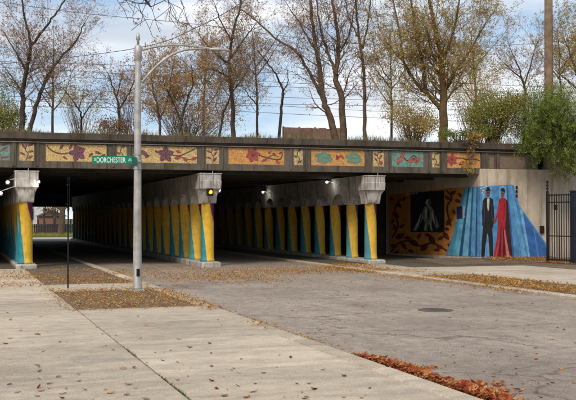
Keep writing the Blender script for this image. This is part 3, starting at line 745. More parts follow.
# ------------------------------------------------------------------ street lamp
lp = ground(137.5, 290.5)
dl = F*EYE/(290.5-HOR); lh = (290.5-44)/F*dl
lamp = thing('street_lamp', 'tall grey metal street lamp with double curved arm', 'street lamp', (lp.x, lp.y, -0.012))
MB().bbox(-0.19, 0.19, -0.19, 0.19, 0, 0.05, 0.02).build('base_plate', M['alu'], lamp)
MB().lathe([(0.135, 0.05), (0.135, 0.10), (0.122, 0.14), (0.112, 1.6), (0.100, 3.6), (0.082, lh-0.5), (0.078, lh-0.42), (0.105, lh-0.40), (0.105, lh-0.05), (0.06, lh)], 20).build('pole', M['alu'], lamp, True)
for sx, sy in ((-1, -1), (1, -1), (1, 1), (-1, 1)):
    MB().lathe([(0.022, 0.05), (0.022, 0.085), (0.012, 0.09)], 6, (sx*0.155, sy*0.155)).build('anchor_bolt', M['galv'], lamp)
MB().box(-0.045, 0.045, -0.138, -0.11, 0.42, 0.62).build('hand_hole', M['black'], lamp)
def armpt(px, py):      # photo pixel on the plane of the arm (runs across the street, along +x)
    p = on_plane(px, py, Vector((lp.x, lp.y, 0)), Vector((0, 1, 0))); return (p.x-lp.x, 0.0, p.z+0.012)
a1 = spline([armpt(142, 49.5), armpt(155, 46.3), armpt(170, 44.6), armpt(190, 45.3), armpt(212, 48.6)], 5)
a2 = spline([armpt(141.5, 82), armpt(149, 73), armpt(159, 63), armpt(171, 54.5), armpt(185, 49.4), armpt(206, 47.9)], 5)
MB().tube(a1, 0.030, 8, True).build('upper_arm', M['alu'], lamp, True)
MB().tube(a2, 0.034, 8, True).build('lower_arm', M['alu'], lamp, True)
MB().tube([armpt(152, 47.3), armpt(152, 70)], 0.013, 6).build('strut', M['alu'], lamp)
h = armpt(219, 49.7)
hb = MB()
secs = [(-0.30, 0.03, 0.03), (-0.22, 0.055, 0.05), (-0.1, 0.09, 0.075), (0.05, 0.125, 0.085), (0.2, 0.13, 0.075), (0.29, 0.09, 0.05), (0.32, 0.03, 0.02)]
for x, wy, hz in secs:
    for j in range(10):
        a = 2*math.pi*j/10; hb.v.append((h[0]+x, wy*math.cos(a), h[2]+hz*(math.sin(a) if math.sin(a) > 0 else 0.55*math.sin(a))-0.03*x))
for i in range(len(secs)-1):
    for j in range(10):
        a = i*10+j; b = i*10+(j+1) % 10; hb.f.append((a, b, b+10, a+10))
hb.f.append(tuple(range(9, -1, -1))); hb.f.append(tuple(range(60, 70)))
hb.build('lamp_head', M['alu'], lamp, True)
ln = MB(); ln.lathe([(0.02, -0.11), (0.07, -0.09), (0.105, -0.04), (0.11, 0.0)], 14); lo = ln.build('lamp_lens', M['glass'], lamp, True); lo.location = (h[0]+0.12, 0, h[2]-0.005)
MB().lathe([(0.035, lh), (0.035, lh+0.12), (0.06, lh+0.15), (0.055, lh+0.28), (0.02, lh+0.33)], 10).build('finial', M['galv'], lamp, True)
for z in (3.35, 3.75): MB().lathe([(0.118, z), (0.118, z+0.03)], 16).build('clamp_band', M['galv'], lamp)
# street name sign on the lamp pole
ta = math.atan2(-(lp.x), lp.y)
zs0 = EYE+(HOR-164.6)/F*dl; zs1 = EYE+(HOR-156.2)/F*dl
sw = (135.2-94.5)/F*dl; sh = zs1-zs0
sign = thing('street_sign', 'long green street name plate reading DORCHESTER on the lamp pole', 'street sign', (lp.x, lp.y, zs0), -YAW+R(4))
MB().box(-0.10-sw, -0.10, -0.135, -0.120, 0, sh).build('plate', M['green_sign'], sign)
bd = MB()
for z0, z1 in ((0.004, 0.014), (sh-0.014, sh-0.004)): bd.box(-0.10-sw+.005, -0.105, -0.138, -0.135, z0, z1)
bd.build('border', M['green_sign'], sign)
MB().box(-0.18, 0.10, -0.119, -0.095, sh*0.3, sh*0.55).build('bracket', M['galv'], sign)
MB().lathe([(0.124, sh*0.25), (0.124, sh*0.6)], 16).build('clamp_band', M['galv'], sign)
def text_mesh(name, txt, width, height, mat, parent, loc):
    cu = bpy.data.curves.new(name, 'FONT'); cu.body = txt; cu.size = 1.0; cu.extrude = 0.0; cu.offset = 0.012
    to = bpy.data.objects.new(name, cu); COL.objects.link(to)
    bpy.context.view_layer.update()
    me = bpy.data.meshes.new_from_object(to.evaluated_get(bpy.context.evaluated_depsgraph_get()))
    bpy.data.objects.remove(to, do_unlink=True)
    xs_ = [v.co.x for v in me.vertices]; ys_ = [v.co.y for v in me.vertices]
    kx = width/(max(xs_)-min(xs_)); ky = height/(max(ys_)-min(ys_)); x0 = min(xs_); y0 = min(ys_)
    for v in me.vertices:
        x, y = v.co.x, v.co.y; v.co = ((x-x0)*kx, 0, (y-y0)*ky)
    me.materials.clear(); me.materials.append(mat); me.name = name
    return link(name, me, parent, loc)
x0 = -0.10-sw
text_mesh('lettering', 'S', 0.05, sh*0.36, M['white_paint'], sign, (x0+0.05, -0.139, sh*0.40))
text_mesh('lettering', 'DORCHESTER', sw*0.70, sh*0.62, M['white_paint'], sign, (x0+0.125, -0.139, sh*0.20))
text_mesh('lettering', 'AV', 0.10, sh*0.36, M['white_paint'], sign, (x0+sw*0.875, -0.139, sh*0.36))
cs = thing('street_sign', 'small green cross street plate seen nearly edge-on on the lamp pole', 'street sign', (lp.x, lp.y, zs0-0.06), -YAW+R(84))
MB().box(-0.62, -0.125, -0.012, 0.0, 0, sh*1.1).build('plate', M['green_sign'], cs)
MB().box(-0.13, 0.0, -0.05, -0.012, sh*0.3, sh*0.6).build('bracket', M['galv'], cs)

# ------------------------------------------------------------------ traffic sign seen edge-on
sp_ = ground(68.3, 288); dsn = F*EYE/(288-HOR); shh = (288-177)/F*dsn
tsn = thing('traffic_sign', 'dark traffic sign on a thin post seen edge-on before the viaduct', 'traffic sign', (sp_.x, sp_.y, -0.01), math.atan2(sp_.y, sp_.x))
MB().box(-0.028, 0.028, -0.022, 0.022, 0, shh).build('post', M['black'], tsn)
MB().bbox(-0.30, 0.30, 0.024, 0.032, shh-0.98, shh+0.02, 0.003).build('sign_plate', M['black'], tsn)
MB().bbox(-0.30, 0.30, -0.034, -0.026, shh-0.93, shh+0.01, 0.003).build('sign_plate', M['black'], tsn)
for z in (0.2, 0.75): MB().box(-0.016, 0.016, -0.04, 0.04, shh-z-0.03, shh-z).build('bolt', M['galv'], tsn)

# ------------------------------------------------------------------ lit lamps under the viaduct
def flood(px, py, x, label, arm_to=None, y=None, aim=(0, -1, -0.5)):
    D = FW + RT*((px-288)/F) + UP*((HOR-py)/F)
    t = (x/D.x) if y is None else (y/D.y)
    p = Vector((0, 0, EYE)) + D*t
    o = thing('flood_lamp', label, 'flood lamp', p)
    dirv = (Vector((0, 0, EYE))-p).normalized(); dirv = (dirv + Vector((0, 0, -0.5))).normalized()
    q = dirv.to_track_quat('Z', 'Y').to_matrix()
    def tr(mb):
        mb.v = [tuple(q @ Vector(v)) for v in mb.v]; return mb
    tr(MB().lathe([(0.045, -0.24), (0.075, -0.18), (0.09, -0.02), (0.105, 0.07), (0.10, 0.07), (0.08, 0.0)], 16)).build('housing', M['black'], o, True)
    tr(MB().lathe([(0.07, 0.005), (0.062, 0.03), (0.035, 0.045)], 16)).build('lens', M['lamp_white'], o, True)
    lt = bpy.data.lights.new('flood_light', 'POINT'); lt.energy = 5; lt.color = (1, .95, .85); lt.shadow_soft_size = .08
    lo_ = bpy.data.objects.new('flood_light', lt); COL.objects.link(lo_); lo_.parent = o; lo_.location = dirv*0.3
    if arm_to is not None:
        MB().tube([tuple(Vector(a)-p) for a in arm_to] + [tuple(-dirv*0.15)], 0.017, 6).build('bracket', M['galv'], o)
    return o
P1, P2, P3 = PX
flood(327, 182, P3.x-0.62, 'lit white flood lamp beside the rightmost pier cap', [(P3.x-0.36, 39.6, 3.55), (P3.x-0.5, 39.5, 3.6)])
flood(263, 192, P3.x-0.6, 'lit white flood lamp deep inside the middle span', [(P3.x-0.36, 49.6, 3.42), (P3.x-0.5, 49.6, 3.45)])
flood(219, 190, P2.x+0.55, 'small lit lamp just right of the amber signal', [(P2.x+0.36, P2.y+0.6, 3.0), (P2.x+0.45, P2.y+0.5, 3.1)])
flood(38, 181.5, 0, 'lit white flood lamp right of the left pier cap', [(P1.x+0.40, P1.y-0.05, 3.55)], y=P1.y-0.12)
flood(7.5, 182, 0, 'upper of the two lit flood lamps left of the left pier', [(P1.x-0.40, P1.y-0.05, 3.6)], y=P1.y-0.12)
flood(0.5, 193, 0, 'lower of the two lit flood lamps left of the left pier', [(P1.x-0.40, P1.y-0.05, 3.3)], y=P1.y-0.12)
# amber signal on the middle cap
sgp = on_plane(210.6, 192, Vector((P2.x, P2.y-0.36, 0)), Vector((0, 1, 0)))
sg = thing('signal_light', 'lit amber warning signal on the middle pier cap', 'signal light', sgp)
MB().bbox(-0.125, 0.125, 0.0, 0.22, -0.16, 0.16, 0.02).build('housing', M['black'], sg)
lens = MB().lathe([(0.085, 0.0), (0.075, 0.025), (0.045, 0.04)], 18); lens.v = [(x, -z, y) for x, y, z in lens.v]
lens.build('lens', M['lamp_amber'], sg, True)
vz = MB()
for j in range(9):
    a = math.pi*j/8; b = math.pi*(j+1)/8
    if j < 8: vz.quad((0.105*math.cos(a), 0.0, 0.105*math.sin(a)), (0.105*math.cos(b), 0.0, 0.105*math.sin(b)), (0.10*math.cos(b), -0.16, 0.095*math.sin(b)), (0.10*math.cos(a), -0.16, 0.095*math.sin(a)))
vz.build('visor', M['black'], sg)
MB().tube([(0, 0.1, 0.16), (0, 0.1, 0.55)], 0.02, 6).build('bracket', M['galv'], sg)

# ================================================================== embankment above
random.seed(77)
nb = 90
eb = MB()
ex0, ex1 = -62.0, 75.0
rows = [0.45, 1.2, 2.2, 4, 7, 12, 20, 30, 42, DEPTH-0.3]
for r_, yy in enumerate(rows):
    for i in range(nb+1):
        x = ex0+(ex1-ex0)*i/nb
        z = ZT+0.10+min(0.22, 0.10*yy)+0.10*math.sin(x*0.9+yy)*min(1, yy/2)+random.uniform(-.05, .05)*min(1, yy)
        p = B0+LX*x+LY*yy; eb.v.append((p.x, p.y, z))
for r_ in range(len(rows)-1):
    for i in range(nb):
        a = r_*(nb+1)+i; eb.f.append((a, a+1, a+nb+2, a+nb+1))
struct(eb.build('embankment', M['earth'], None, True))
EMB = ZT+0.2

# ------------------------------------------------------------------ foliage tools
def add_leaf(mb, p, s, rng, droop=0.3, ln=1.6):
    a = rng.uniform(0, 2*math.pi); e = rng.uniform(-1.0, 0.9)-droop
    d = Vector((math.cos(a)*math.cos(e), math.sin(a)*math.cos(e), math.sin(e)))
    u = d.cross(Vector((rng.uniform(-1, 1), rng.uniform(-1, 1), rng.uniform(-1, 1))))
    if u.length < 1e-3: u = d.orthogonal()
    u.normalize(); L_ = s*ln; w_ = s*0.5
    n = len(mb.v); m = p+d*(L_*0.45); e_ = p+d*L_; nn = d.cross(u)*(s*0.12)
    mb.v += [p[:], (m+u*w_+nn)[:], e_[:], (m-u*w_+nn)[:]]
    mb.f += [(n, n+1, n+2), (n, n+2, n+3)]
def add_frond(mb, p, L_, rng, leaf):
    a = rng.uniform(0, 6.283); d = Vector((math.cos(a), math.sin(a), rng.uniform(-.2, .5))).normalized(); q = p.copy(); n = 7
    for i in range(n):
        d = (d+Vector((0, 0, -.22))).normalized(); q = q+d*(L_/n); sd2 = d.cross(UP).normalized()
        for s in (-1, 1):
            e = (sd2*s+d*.6+Vector((0, 0, rng.uniform(-.6, .1)))).normalized()*leaf*rng.uniform(.7, 1.2); w_ = d*(leaf*.17); k = len(mb.v)
            m = q+e*.45
            mb.v += [q[:], (m+w_)[:], (q+e)[:], (m-w_)[:]]; mb.f.append((k, k+1, k+2, k+3))
def grow(mb, lb, p, d, L_, r, lev, rng, cfg):
    n = max(2, int(L_/cfg['seg'][lev])); pts = [p.copy()]; rads = [r]
    q = p.copy(); dd = d.normalized(); step = L_/n; kids = []
    for i in range(n):
        t = (i+1)/n
        dd = (dd + Vector((rng.gauss(0, 1), rng.gauss(0, 1), rng.gauss(0, 1)))*cfg['wob'] + UP*cfg['up'])
        dd.normalize(); q = q+dd*step
        pts.append(q.copy()); rads.append(max(min(r, 0.0035), r*(1-0.8*t)))
        if t > 0.18: kids.append((q.copy(), dd.copy(), t, rads[-1]))
    mb.tube(pts, rads, 4 if lev == 1 else 3)
    if lev < cfg['levels']:
        nk = cfg['kids'][lev]
        for _ in range(max(1, int(nk*L_+rng.random()))):
            kp, kd, t, kr = kids[rng.randrange(len(kids))]
            s = kd.orthogonal().normalized(); s = Matrix.Rotation(rng.uniform(0, 6.283), 3, kd) @ s
            nd = kd*math.cos(cfg['ang'])+s*math.sin(cfg['ang'])
            grow(mb, lb, kp, nd, L_*rng.uniform(.35, .65)*(1.1-0.5*t), max(min(.0035, r*.8), kr*0.5), lev+1, rng, cfg)
    if lev >= cfg['levels']-1:
        for kp, kd, t, kr in kids:
            if rng.random() < cfg['leafp']:
                for _ in range(cfg['leafn']):
                    add_leaf(lb, kp+Vector((rng.gauss(0, .05), rng.gauss(0, .05), rng.gauss(0, .05))), cfg['leaf']*rng.uniform(.6, 1.3), rng)
def tree(name, label, d, limbs, bark, leafm, seed, leafp=0.4, leafn=1, leaf=0.06, sub=1.6, dens=2.2, up=0.05, kids=None, levels=3, group='bare autumn trees along the top of the viaduct', wob=0.16, ang=0.75):
    rng = random.Random(seed)
    base = at(limbs[0][0][0], limbs[0][0][1], d); base.z = EMB
    root = thing(name, label, 'tree', base, 0, group)
    mb = MB(); lb = MB(); tw = MB()
    cfg = dict(seg=[.4, .28, .2, .14, .12], wob=wob, up=up, levels=levels, kids=kids or [0, 4.6, 8.5, 6], ang=ang, leafp=min(1, leafp*1.6), leafn=leafn, leaf=leaf*.85)
    for li, lim in enumerate(limbs):
        r0 = lim[0][2]; ds = rng.uniform(-1, 1)*1.6 if li else rng.uniform(-.3, .3)
        pix = [(q[0], q[1]) for q in lim]
        P = []
        for i, (x, y) in enumerate(pix):
            t = i/(len(pix)-1)
            P.append(at(x, y, d+ds*t*t))
        if li == 0 or lim[0][1] > 128: P[0].z = EMB-0.15
        P = [Vector(v) for v in spline([tuple(v) for v in P], 6)]
        m = len(P)
        for i in range(1, m-1): P[i] += Vector((rng.gauss(0, .02), rng.gauss(0, .02), 0))
        r1 = lim[-1][2] if len(lim[-1]) > 2 else r0*0.25
        rads = [r0+(r1-r0)*(i/(m-1)) for i in range(m)]
        if li == 0: rads[0] *= 1.5; rads[1] *= 1.15
        mb.tube(P, rads, 8)
        total = sum((P[i+1]-P[i]).length for i in range(m-1))
        for _ in range(int(total*dens*1.45)):
            t = rng.uniform(0.22 if lim[0][1] > 120 else 0.08, 1.0); i = min(m-2, int(t*(m-1)))
            kd = (P[i+1]-P[i]).normalized(); s = Matrix.Rotation(rng.uniform(0, 6.283), 3, kd) @ kd.orthogonal().normalized()
            a = rng.uniform(.45, 1.0)
            grow(tw, lb, P[i]+(P[i+1]-P[i])*rng.random(), kd*math.cos(a)+s*math.sin(a), 1.3*sub*rng.uniform(.5, 1.25)*(1.15-0.4*t), max(0.007, rads[i]*0.28), 1, rng, cfg)
        kd = (P[-1]-P[-2]).normalized()
        grow(tw, lb, P[-1], kd, sub*0.9, r1, 1, rng, cfg)
    for b in (mb, lb, tw): b.v = [(v[0]-base.x, v[1]-base.y, v[2]-base.z) for v in b.v]
    mb.build('trunk', M[bark], root, True); tw.build('branches', M['twig_'+('ochre' if bark == 'bark3' else 'brown')], root, True)
    if lb.v: lb.build('crown', M['leaf_'+leafm], root)
    return root
T = tree
T('autumn_tree', 'forked dark tree with rusty leaves at the far left', 44, [
    [(21, 134, .15), (22, 110), (22.5, 90), (26, 68), (30, 44), (24, 18), (18, -25, .03)], [(25, 134, .12), (34, 112), (46, 78), (60, 57), (74, 42), (84, 22, .02)],
    [(25, 70, .06), (15, 52), (4, 34, .02)], [(30, 46, .07), (44, 27), (58, 8), (72, -15, .02)], [(23, 95, .05), (12, 78), (3, 66, .015)]], 'bark', 'rust', 1, leafp=.30, sub=1.5, dens=2.4)
T('autumn_tree', 'small pale tree with yellow leaves right of the far left tree', 47, [
    [(80, 134, .06), (81, 118), (76, 106), (67, 94), (60, 86, .012)], [(81, 119, .04), (90, 106), (99, 94, .012)], [(78, 110, .03), (82, 96), (84, 86, .01)]], 'bark', 'yellow', 2, leafp=.28, sub=1.0, dens=2.6)
T('autumn_tree', 'thin dark tree with rusty top left of the lamp pole', 46, [
    [(119, 134, .08), (119, 112), (114, 92), (107, 72, .015)], [(118, 110, .05), (127, 96), (134, 80), (138, 66, .012)], [(116, 98, .04), (120, 82), (122, 70, .012)]], 'bark', 'rust', 3, leafp=.5, sub=1.15, dens=2.8)
T('autumn_tree', 'leafy orange brown tree just right of the lamp pole', 45, [
    [(162, 134, .08), (158, 112), (152, 88), (150, 66, .015)], [(176, 134, .07), (184, 108), (192, 84), (190, 58, .015)], [(160, 120, .05), (168, 96), (172, 70), (176, 50, .012)], [(180, 120, .05), (172, 100), (164, 84, .012)]], 'bark2', 'orange', 4, leafp=.62, leafn=2, sub=1.25, dens=2.7)
T('autumn_tree', 'dark straight tree with orange leaves behind the lamp head', 45, [
    [(233, 134, .13), (233, 110), (230, 86), (229, 62), (232, 36), (239, 8), (244, -25, .03)], [(230, 64, .06), (218, 55), (205, 42), (196, 30, .015)], [(230, 58, .06), (243, 40), (257, 22, .015)],
    [(217, 134, .07), (224, 112), (232, 94), (246, 72, .02)], [(230, 78, .05), (216, 70), (203, 68, .015)], [(231, 40, .05), (220, 20), (214, 2, .015)]], 'bark', 'orange', 5, leafp=.38, sub=1.5, dens=2.5)
T('autumn_tree', 'thin bent bare tree standing alone left of the paired trunks', 45, [
    [(278, 135, .09), (281, 112), (283, 92), (277, 76), (268, 63), (259, 52, .018)], [(283, 92, .035), (288, 80), (287, 66, .01)]], 'bark', 'rust', 6, leafp=.06, sub=0.9, dens=1.7)
T('autumn_tree', 'tall bare tree with two crossing trunks above the middle span', 44, [
    [(338, 135, .20), (331, 120), (323, 97), (319, 62), (313, 26), (308, -30, .06)], [(343, 135, .19), (342, 102), (336, 76), (339, 50), (335, 18), (330, -30, .05)],
    [(323, 99, .09), (309, 72), (296, 51), (276, 38), (256, 20), (240, 8, .02)], [(337, 74, .09), (327, 50), (319, 20), (316, -20, .03)], [(318, 55, .06), (304, 30), (290, 8, .02)], [(340, 52, .05), (350, 30), (355, 5, .02)]], 'bark2', 'rust', 7, leafp=.22, sub=1.7, dens=2.2)
T('autumn_tree', 'slim straight tree right of the paired trunks', 44, [
    [(365, 135, .11), (365, 102), (363, 62), (358, 26), (353, -30, .04)], [(363, 48, .06), (368, 22), (373, -20, .02)], [(361, 40, .04), (350, 20), (346, 0, .015)]], 'bark2', 'rust', 8, leafp=.18, sub=1.2, dens=2.0)
T('autumn_tree', 'large spreading tree with golden leaves above the right span', 44, [
    [(443, 135, .24), (444, 112), (443, 82), (440, 50), (434, 20), (424, -30, .05)], [(444, 112, .13), (430, 96), (416, 82), (404, 60), (400, 30), (391, -10, .025)],
    [(427, 94, .10), (423, 62), (416, 30), (408, -20, .03)], [(445, 92, .10), (456, 70), (470, 51), (481, 32), (498, 4, .02)], [(442, 62, .09), (451, 40), (458, 14), (461, -25, .03)], [(442, 70, .05), (432, 52), (428, 30, .02)], [(404, 62, .05), (392, 48), (384, 36, .015)]], 'bark3', 'gold', 9, leafp=.30, leafn=2, leaf=.062, sub=1.7, dens=2.5)
T('autumn_tree', 'small bare twiggy tree left of the wooden utility pole', 46, [
    [(524, 126, .08), (525, 92), (520, 70), (511, 48, .015)], [(524, 88, .05), (532, 62), (540, 36, .012)], [(522, 78, .04), (508, 66), (500, 58, .012)]], 'bark', 'rust', 10, leafp=.10, sub=1.2, dens=2.8)
T('autumn_tree', 'golden leaved tree at the right edge beyond the utility pole', 46, [
    [(584, 126, .12), (580, 90), (574, 62), (566, 40, .02)], [(580, 90, .06), (566, 78), (556, 70, .012)], [(578, 60, .06), (586, 30), (590, 5, .02)]], 'bark2', 'gold', 11, leafp=.5, leafn=2, sub=1.4, dens=2.6)

def back_tree(px, d, h_, seed, label, leafm, bark='bark', leafp=.6):
    rng = random.Random(seed)
    limbs = []; k = F/d
    lean = rng.uniform(-8, 8)
    limbs.append([(px, 134, .10), (px+lean*.2, 134-h_*k*.3), (px+lean*.5, 134-h_*k*.6), (px+lean, 134-h_*k*.9, .015)])
    for q in range(4):
        t = rng.uniform(.2, .55); sx = rng.choice((-1, 1)); y0 = 134-h_*k*t
        limbs.append([(px+lean*t, y0, .05), (px+lean*t+sx*h_*k*.10, y0-h_*k*.13), (px+lean*t+sx*h_*k*rng.uniform(.16, .3), y0-h_*k*rng.uniform(.25, .4), .012)])
    T('autumn_tree', label, d, limbs, bark, leafm, seed, leafp=leafp, sub=1.5, dens=1.7, leaf=.07, group='thin trees in the back row above the viaduct')
back_tree(203, 58, 7.5, 202, 'orange flecked back row tree under the lamp arm', 'orange', leafp=.5)
back_tree(258, 58, 7.8, 203, 'twiggy rust flecked tree behind the straight dark tree', 'rust', leafp=.35)
back_tree(392, 58, 6.4, 205, 'slender yellowish tree left of the large golden tree', 'gold', leafp=.35)
back_tree(478, 57, 7.6, 206, 'golden back row tree right of the large golden tree', 'gold', 'bark3', leafp=.5)
back_tree(562, 57, 7.4, 208, 'golden back row tree beside the utility pole', 'gold', leafp=.5)
back_tree(52, 58, 7.2, 209, 'thin rust flecked tree behind the forked dark tree', 'rust', leafp=.4)
def shrub(name, label, d, base_px, blobs, bark, leafm, seed, nclump, nleaf, leaf, spread, group, base_z=EMB, cat='shrub', ln=1.8, droop=.3, dd=1.2, frond=0):
    rng = random.Random(seed); b = at(base_px[0], base_px[1], d); b.z = base_z
    root = thing(name, label, cat, b, 0, group); mb = MB(); lb = MB()
    for _ in range(nclump):
        x, y, rx, ry = blobs[rng.randrange(len(blobs))]
        while True:
            u, v, t = rng.uniform(-1, 1), rng.uniform(-1, 1), rng.uniform(-1, 1)
            if u*u+v*v+t*t < 1: break
        c = at(x+u*rx, y+v*ry, d+t*dd)
        mid = b.lerp(c, 0.5)+Vector((rng.gauss(0, .15), rng.gauss(0, .15), rng.uniform(.0, .35)))
        st_ = b+Vector((rng.gauss(0, .25), rng.gauss(0, .12), -.05))
        pts = [Vector(q) for q in spline([tuple(st_), tuple(mid), tuple(c)], 4)]
        mb.tube(pts, [0.016-0.012*i/(len(pts)-1) for i in range(len(pts))], 3)
        for _ in range(frond):
            add_frond(lb, c+Vector((rng.gauss(0, spread), rng.gauss(0, spread), rng.gauss(0, spread))), rng.uniform(.3, .55), rng, leaf*2)
        for _ in range(int(nleaf*rng.uniform(.5, 1.5))):
            add_leaf(lb, c+Vector((rng.gauss(0, spread), rng.gauss(0, spread), rng.gauss(0, spread*.7))), leaf*rng.uniform(.6, 1.3), rng, droop, ln)
    for m_ in (mb, lb): m_.v = [(v[0]-b.x, v[1]-b.y, v[2]-b.z) for v in m_.v]
    mb.build('trunk', M[bark], root); lb.build('crown', M['leaf_'+leafm], root)
G2 = 'shrubs growing along the top of the viaduct'
shrub('shrub', 'yellow green leafy shrub at the left edge above the viaduct', 45, (6, 134), [(4, 96, 14, 32), (10, 118, 12, 14)], 'bark', 'ygreen', 31, 95, 50, .05, .2, G2)
shrub('shrub', 'yellow green spray drooping over the coping at the far left', 39.0, (8, 136), [(8, 139, 16, 8), (24, 134, 14, 4)], 'bark', 'ygreen', 32, 34, 26, .055, .14, G2, dd=.5)
shrub('shrub', 'low brown dry shrub left of the lamp pole', 44, (112, 134), [(112, 126, 20, 8)], 'bark2', 'brown', 33, 60, 30, .05, .15, G2)
shrub('shrub', 'dense orange brown thicket right of the lamp pole', 46, (180, 134), [(172, 112, 22, 22), (196, 118, 18, 16)], 'bark2', 'orange', 34, 85, 40, .045, .22, G2)
shrub('shrub', 'golden shrub under the large spreading tree', 45, (415, 135), [(405, 118, 18, 16), (425, 122, 12, 12)], 'bark2', 'gold', 35, 80, 55, .045, .2, G2)
shrub('shrub', 'olive yellow shrub right of the large spreading tree', 44, (492, 135), [(490, 112, 22, 22), (512, 108, 18, 18)], 'bark2', 'ygreen', 36, 170, 70, .05, .22, G2)
shrub('shrub', 'low dark green shrub at the foot of the large tree', 43, (460, 135), [(452, 133, 16, 4), (478, 133, 16, 5)], 'bark', 'green', 37, 55, 26, .05, .13, G2)
shrub('climbing_vine', 'yellow leaved vine hanging over the frieze at right', 41.35, (471, 133), [(472, 145, 6, 14), (469, 165, 6, 12), (476, 136, 10, 5)], 'bark2', 'gold', 38, 44, 14, .055, .10, None, cat='vine', dd=.2)
shrub('green_tree', 'bushy green tree drooping over the wall above the iron gate', 41.2, (572, 130), [(556, 138, 32, 22), (574, 126, 24, 28), (590, 140, 26, 28), (548, 118, 20, 18), (540, 140, 18, 12), (572, 158, 18, 14), (562, 112, 26, 16), (550, 104, 24, 14)], 'bark2', 'green', 39, 270, 3, .062, .30, None, cat='tree', ln=2.4, droop=.55, dd=1.5, frond=7)
shrub('green_tree', 'airy yellow green tree between the olive shrub and the utility pole', 44, (530, 132), [(528, 112, 22, 20), (545, 100, 20, 18), (520, 128, 20, 8), (565, 98, 20, 16)], 'bark2', 'ygreen', 40, 170, 20, .05, .30, None, cat='tree', frond=5)
shrub('shrub', 'tall loose tan thicket behind the lamp arm', 51, (190, 134), [(164, 92, 20, 30), (198, 96, 24, 28), (224, 112, 18, 18)], 'twig_brown', 'orange', 71, 190, 26, .05, .34, G2)
shrub('shrub', 'loose golden thicket left of the large spreading tree', 51, (412, 134), [(398, 104, 18, 24), (424, 108, 14, 20)], 'twig_ochre', 'gold', 72, 100, 24, .05, .34, G2)
shrub('shrub', 'loose golden thicket right of the large spreading tree', 51, (474, 134), [(466, 96, 16, 30), (488, 88, 16, 28)], 'twig_ochre', 'gold', 73, 110, 22, .05, .34, G2)
shrub('shrub', 'sparse yellow thicket behind the small pale tree', 51, (84, 134), [(84, 106, 24, 20), (66, 96, 12, 10)], 'twig_brown', 'yellow', 74, 80, 18, .05, .32, G2)
shrub('shrub', 'sparse rusty thicket behind the thin dark tree', 51, (128, 134), [(124, 96, 20, 26)], 'twig_brown', 'rust', 75, 70, 20, .05, .32, G2)
# dry weeds along the top
def weeds(name, label, n, xr, yr, hr, mat, seed, zf, cat='weeds'):
    rng = random.Random(seed); mb = MB()
    for _ in range(n):
        lx = rng.uniform(*xr); ly = rng.uniform(*yr); p = B0+LX*lx+LY*ly; z = zf(lx, ly)
        h_ = rng.uniform(*hr)*(0.6+0.8*abs(math.sin(lx*1.3+2*math.sin(lx*.37)))); a = rng.uniform(0, 6.28); w_ = 0.012
        l = rng.gauss(0, .28)*h_; l2 = rng.gauss(0, .28)*h_
        b = Vector((p.x, p.y, z)); dx = Vector((math.cos(a)*w_, math.sin(a)*w_, 0))
        mid = b+Vector((l*.4, l2*.4, h_*.6)); tip = b+Vector((l, l2, h_))
        n_ = len(mb.v); mb.v += [(b-dx)[:], (b+dx)[:], (mid+dx*.7)[:], (mid-dx*.7)[:], tip[:]]
        mb.f += [(n_, n_+1, n_+2, n_+3), (n_+3, n_+2, n_+4)]
    o = mb.build(name, M['leaf_'+mat]); tag(o, label, cat, None, 'stuff'); return o
weeds('dry_weeds', 'dry straw coloured weeds fringing the top of the viaduct', 11000, (-22, 26), (0.55, 2.4), (.10, .38), 'straw', 41, lambda x, y: ZT+0.14)
weeds('green_weeds', 'low green weeds mixed into the dry fringe', 2500, (-22, 26), (0.5, 2.0), (.08, .3), 'grass', 42, lambda x, y: ZT+0.14)

# ------------------------------------------------------------------ rust fence, pole and wires above
def on_track(px, py, off):
    p = on_plane(px, py, B0+LY*off, LY); return (p-B0).dot(LX), p.z
fx0, _ = on_track(284, 130, 13); fx1, _ = on_track(347, 130, 13); _, fz = on_track(330, 126.5, 13)
fo = B0+LX*fx0+LY*13
fn = thing('rust_fence', 'rust brown ribbed metal fence behind the tree trunks', 'fence', (fo.x, fo.y, EMB-.1), SK)
fl = fx1-fx0; fh = (fz-EMB)*0.95+0.1; nrib = int(fl/0.42)
for k in range(nrib):
    x = fl*k/nrib
    MB().box(x, x+fl/nrib-0.008, 0, 0.03, 0.05, fh+random.uniform(-.03, .03)).build('panel', M['rust'], fn)
for z in (0.35, fh-0.3): MB().box(0, fl, 0.035, 0.09, z-.04, z+.04).build('rail', M['rust'], fn)
for k in range(5): MB().box(fl*k/4-.05, fl*k/4+.05, .09, .19, 0, fh+.05).build('post', M['rust'], fn)
up_ = at(549.5, 130, 45.2)
upo = thing('utility_pole', 'thick brown wooden utility pole rising out of the green tree', 'utility pole', (up_.x, up_.y, EMB-.1))
MB().tube([(0, 0, -.1), (0, 0, 4), (0.02, 0, 9), (0.03, 0, 14.5)], [.23, .215, .195, .17], 14, True).build('pole', M['wood'], upo, True)
MB().box(-1.3, 1.3, -.28, -.17, 13.4, 13.55).build('crossarm', M['wood'], upo)
for x in (-1.1, -.4, .4, 1.1): MB().lathe([(.03, 13.55), (.05, 13.62), (.05, 13.7), (.02, 13.74)], 8, (x, -.22)).build('insulator', M['galv'], upo)
def wire(pts, r, label, group):
    o = MB().tube(pts, r, 4).build('overhead_wire', M['wire']); return tag(o, label, 'wire', group)
random.seed(3)
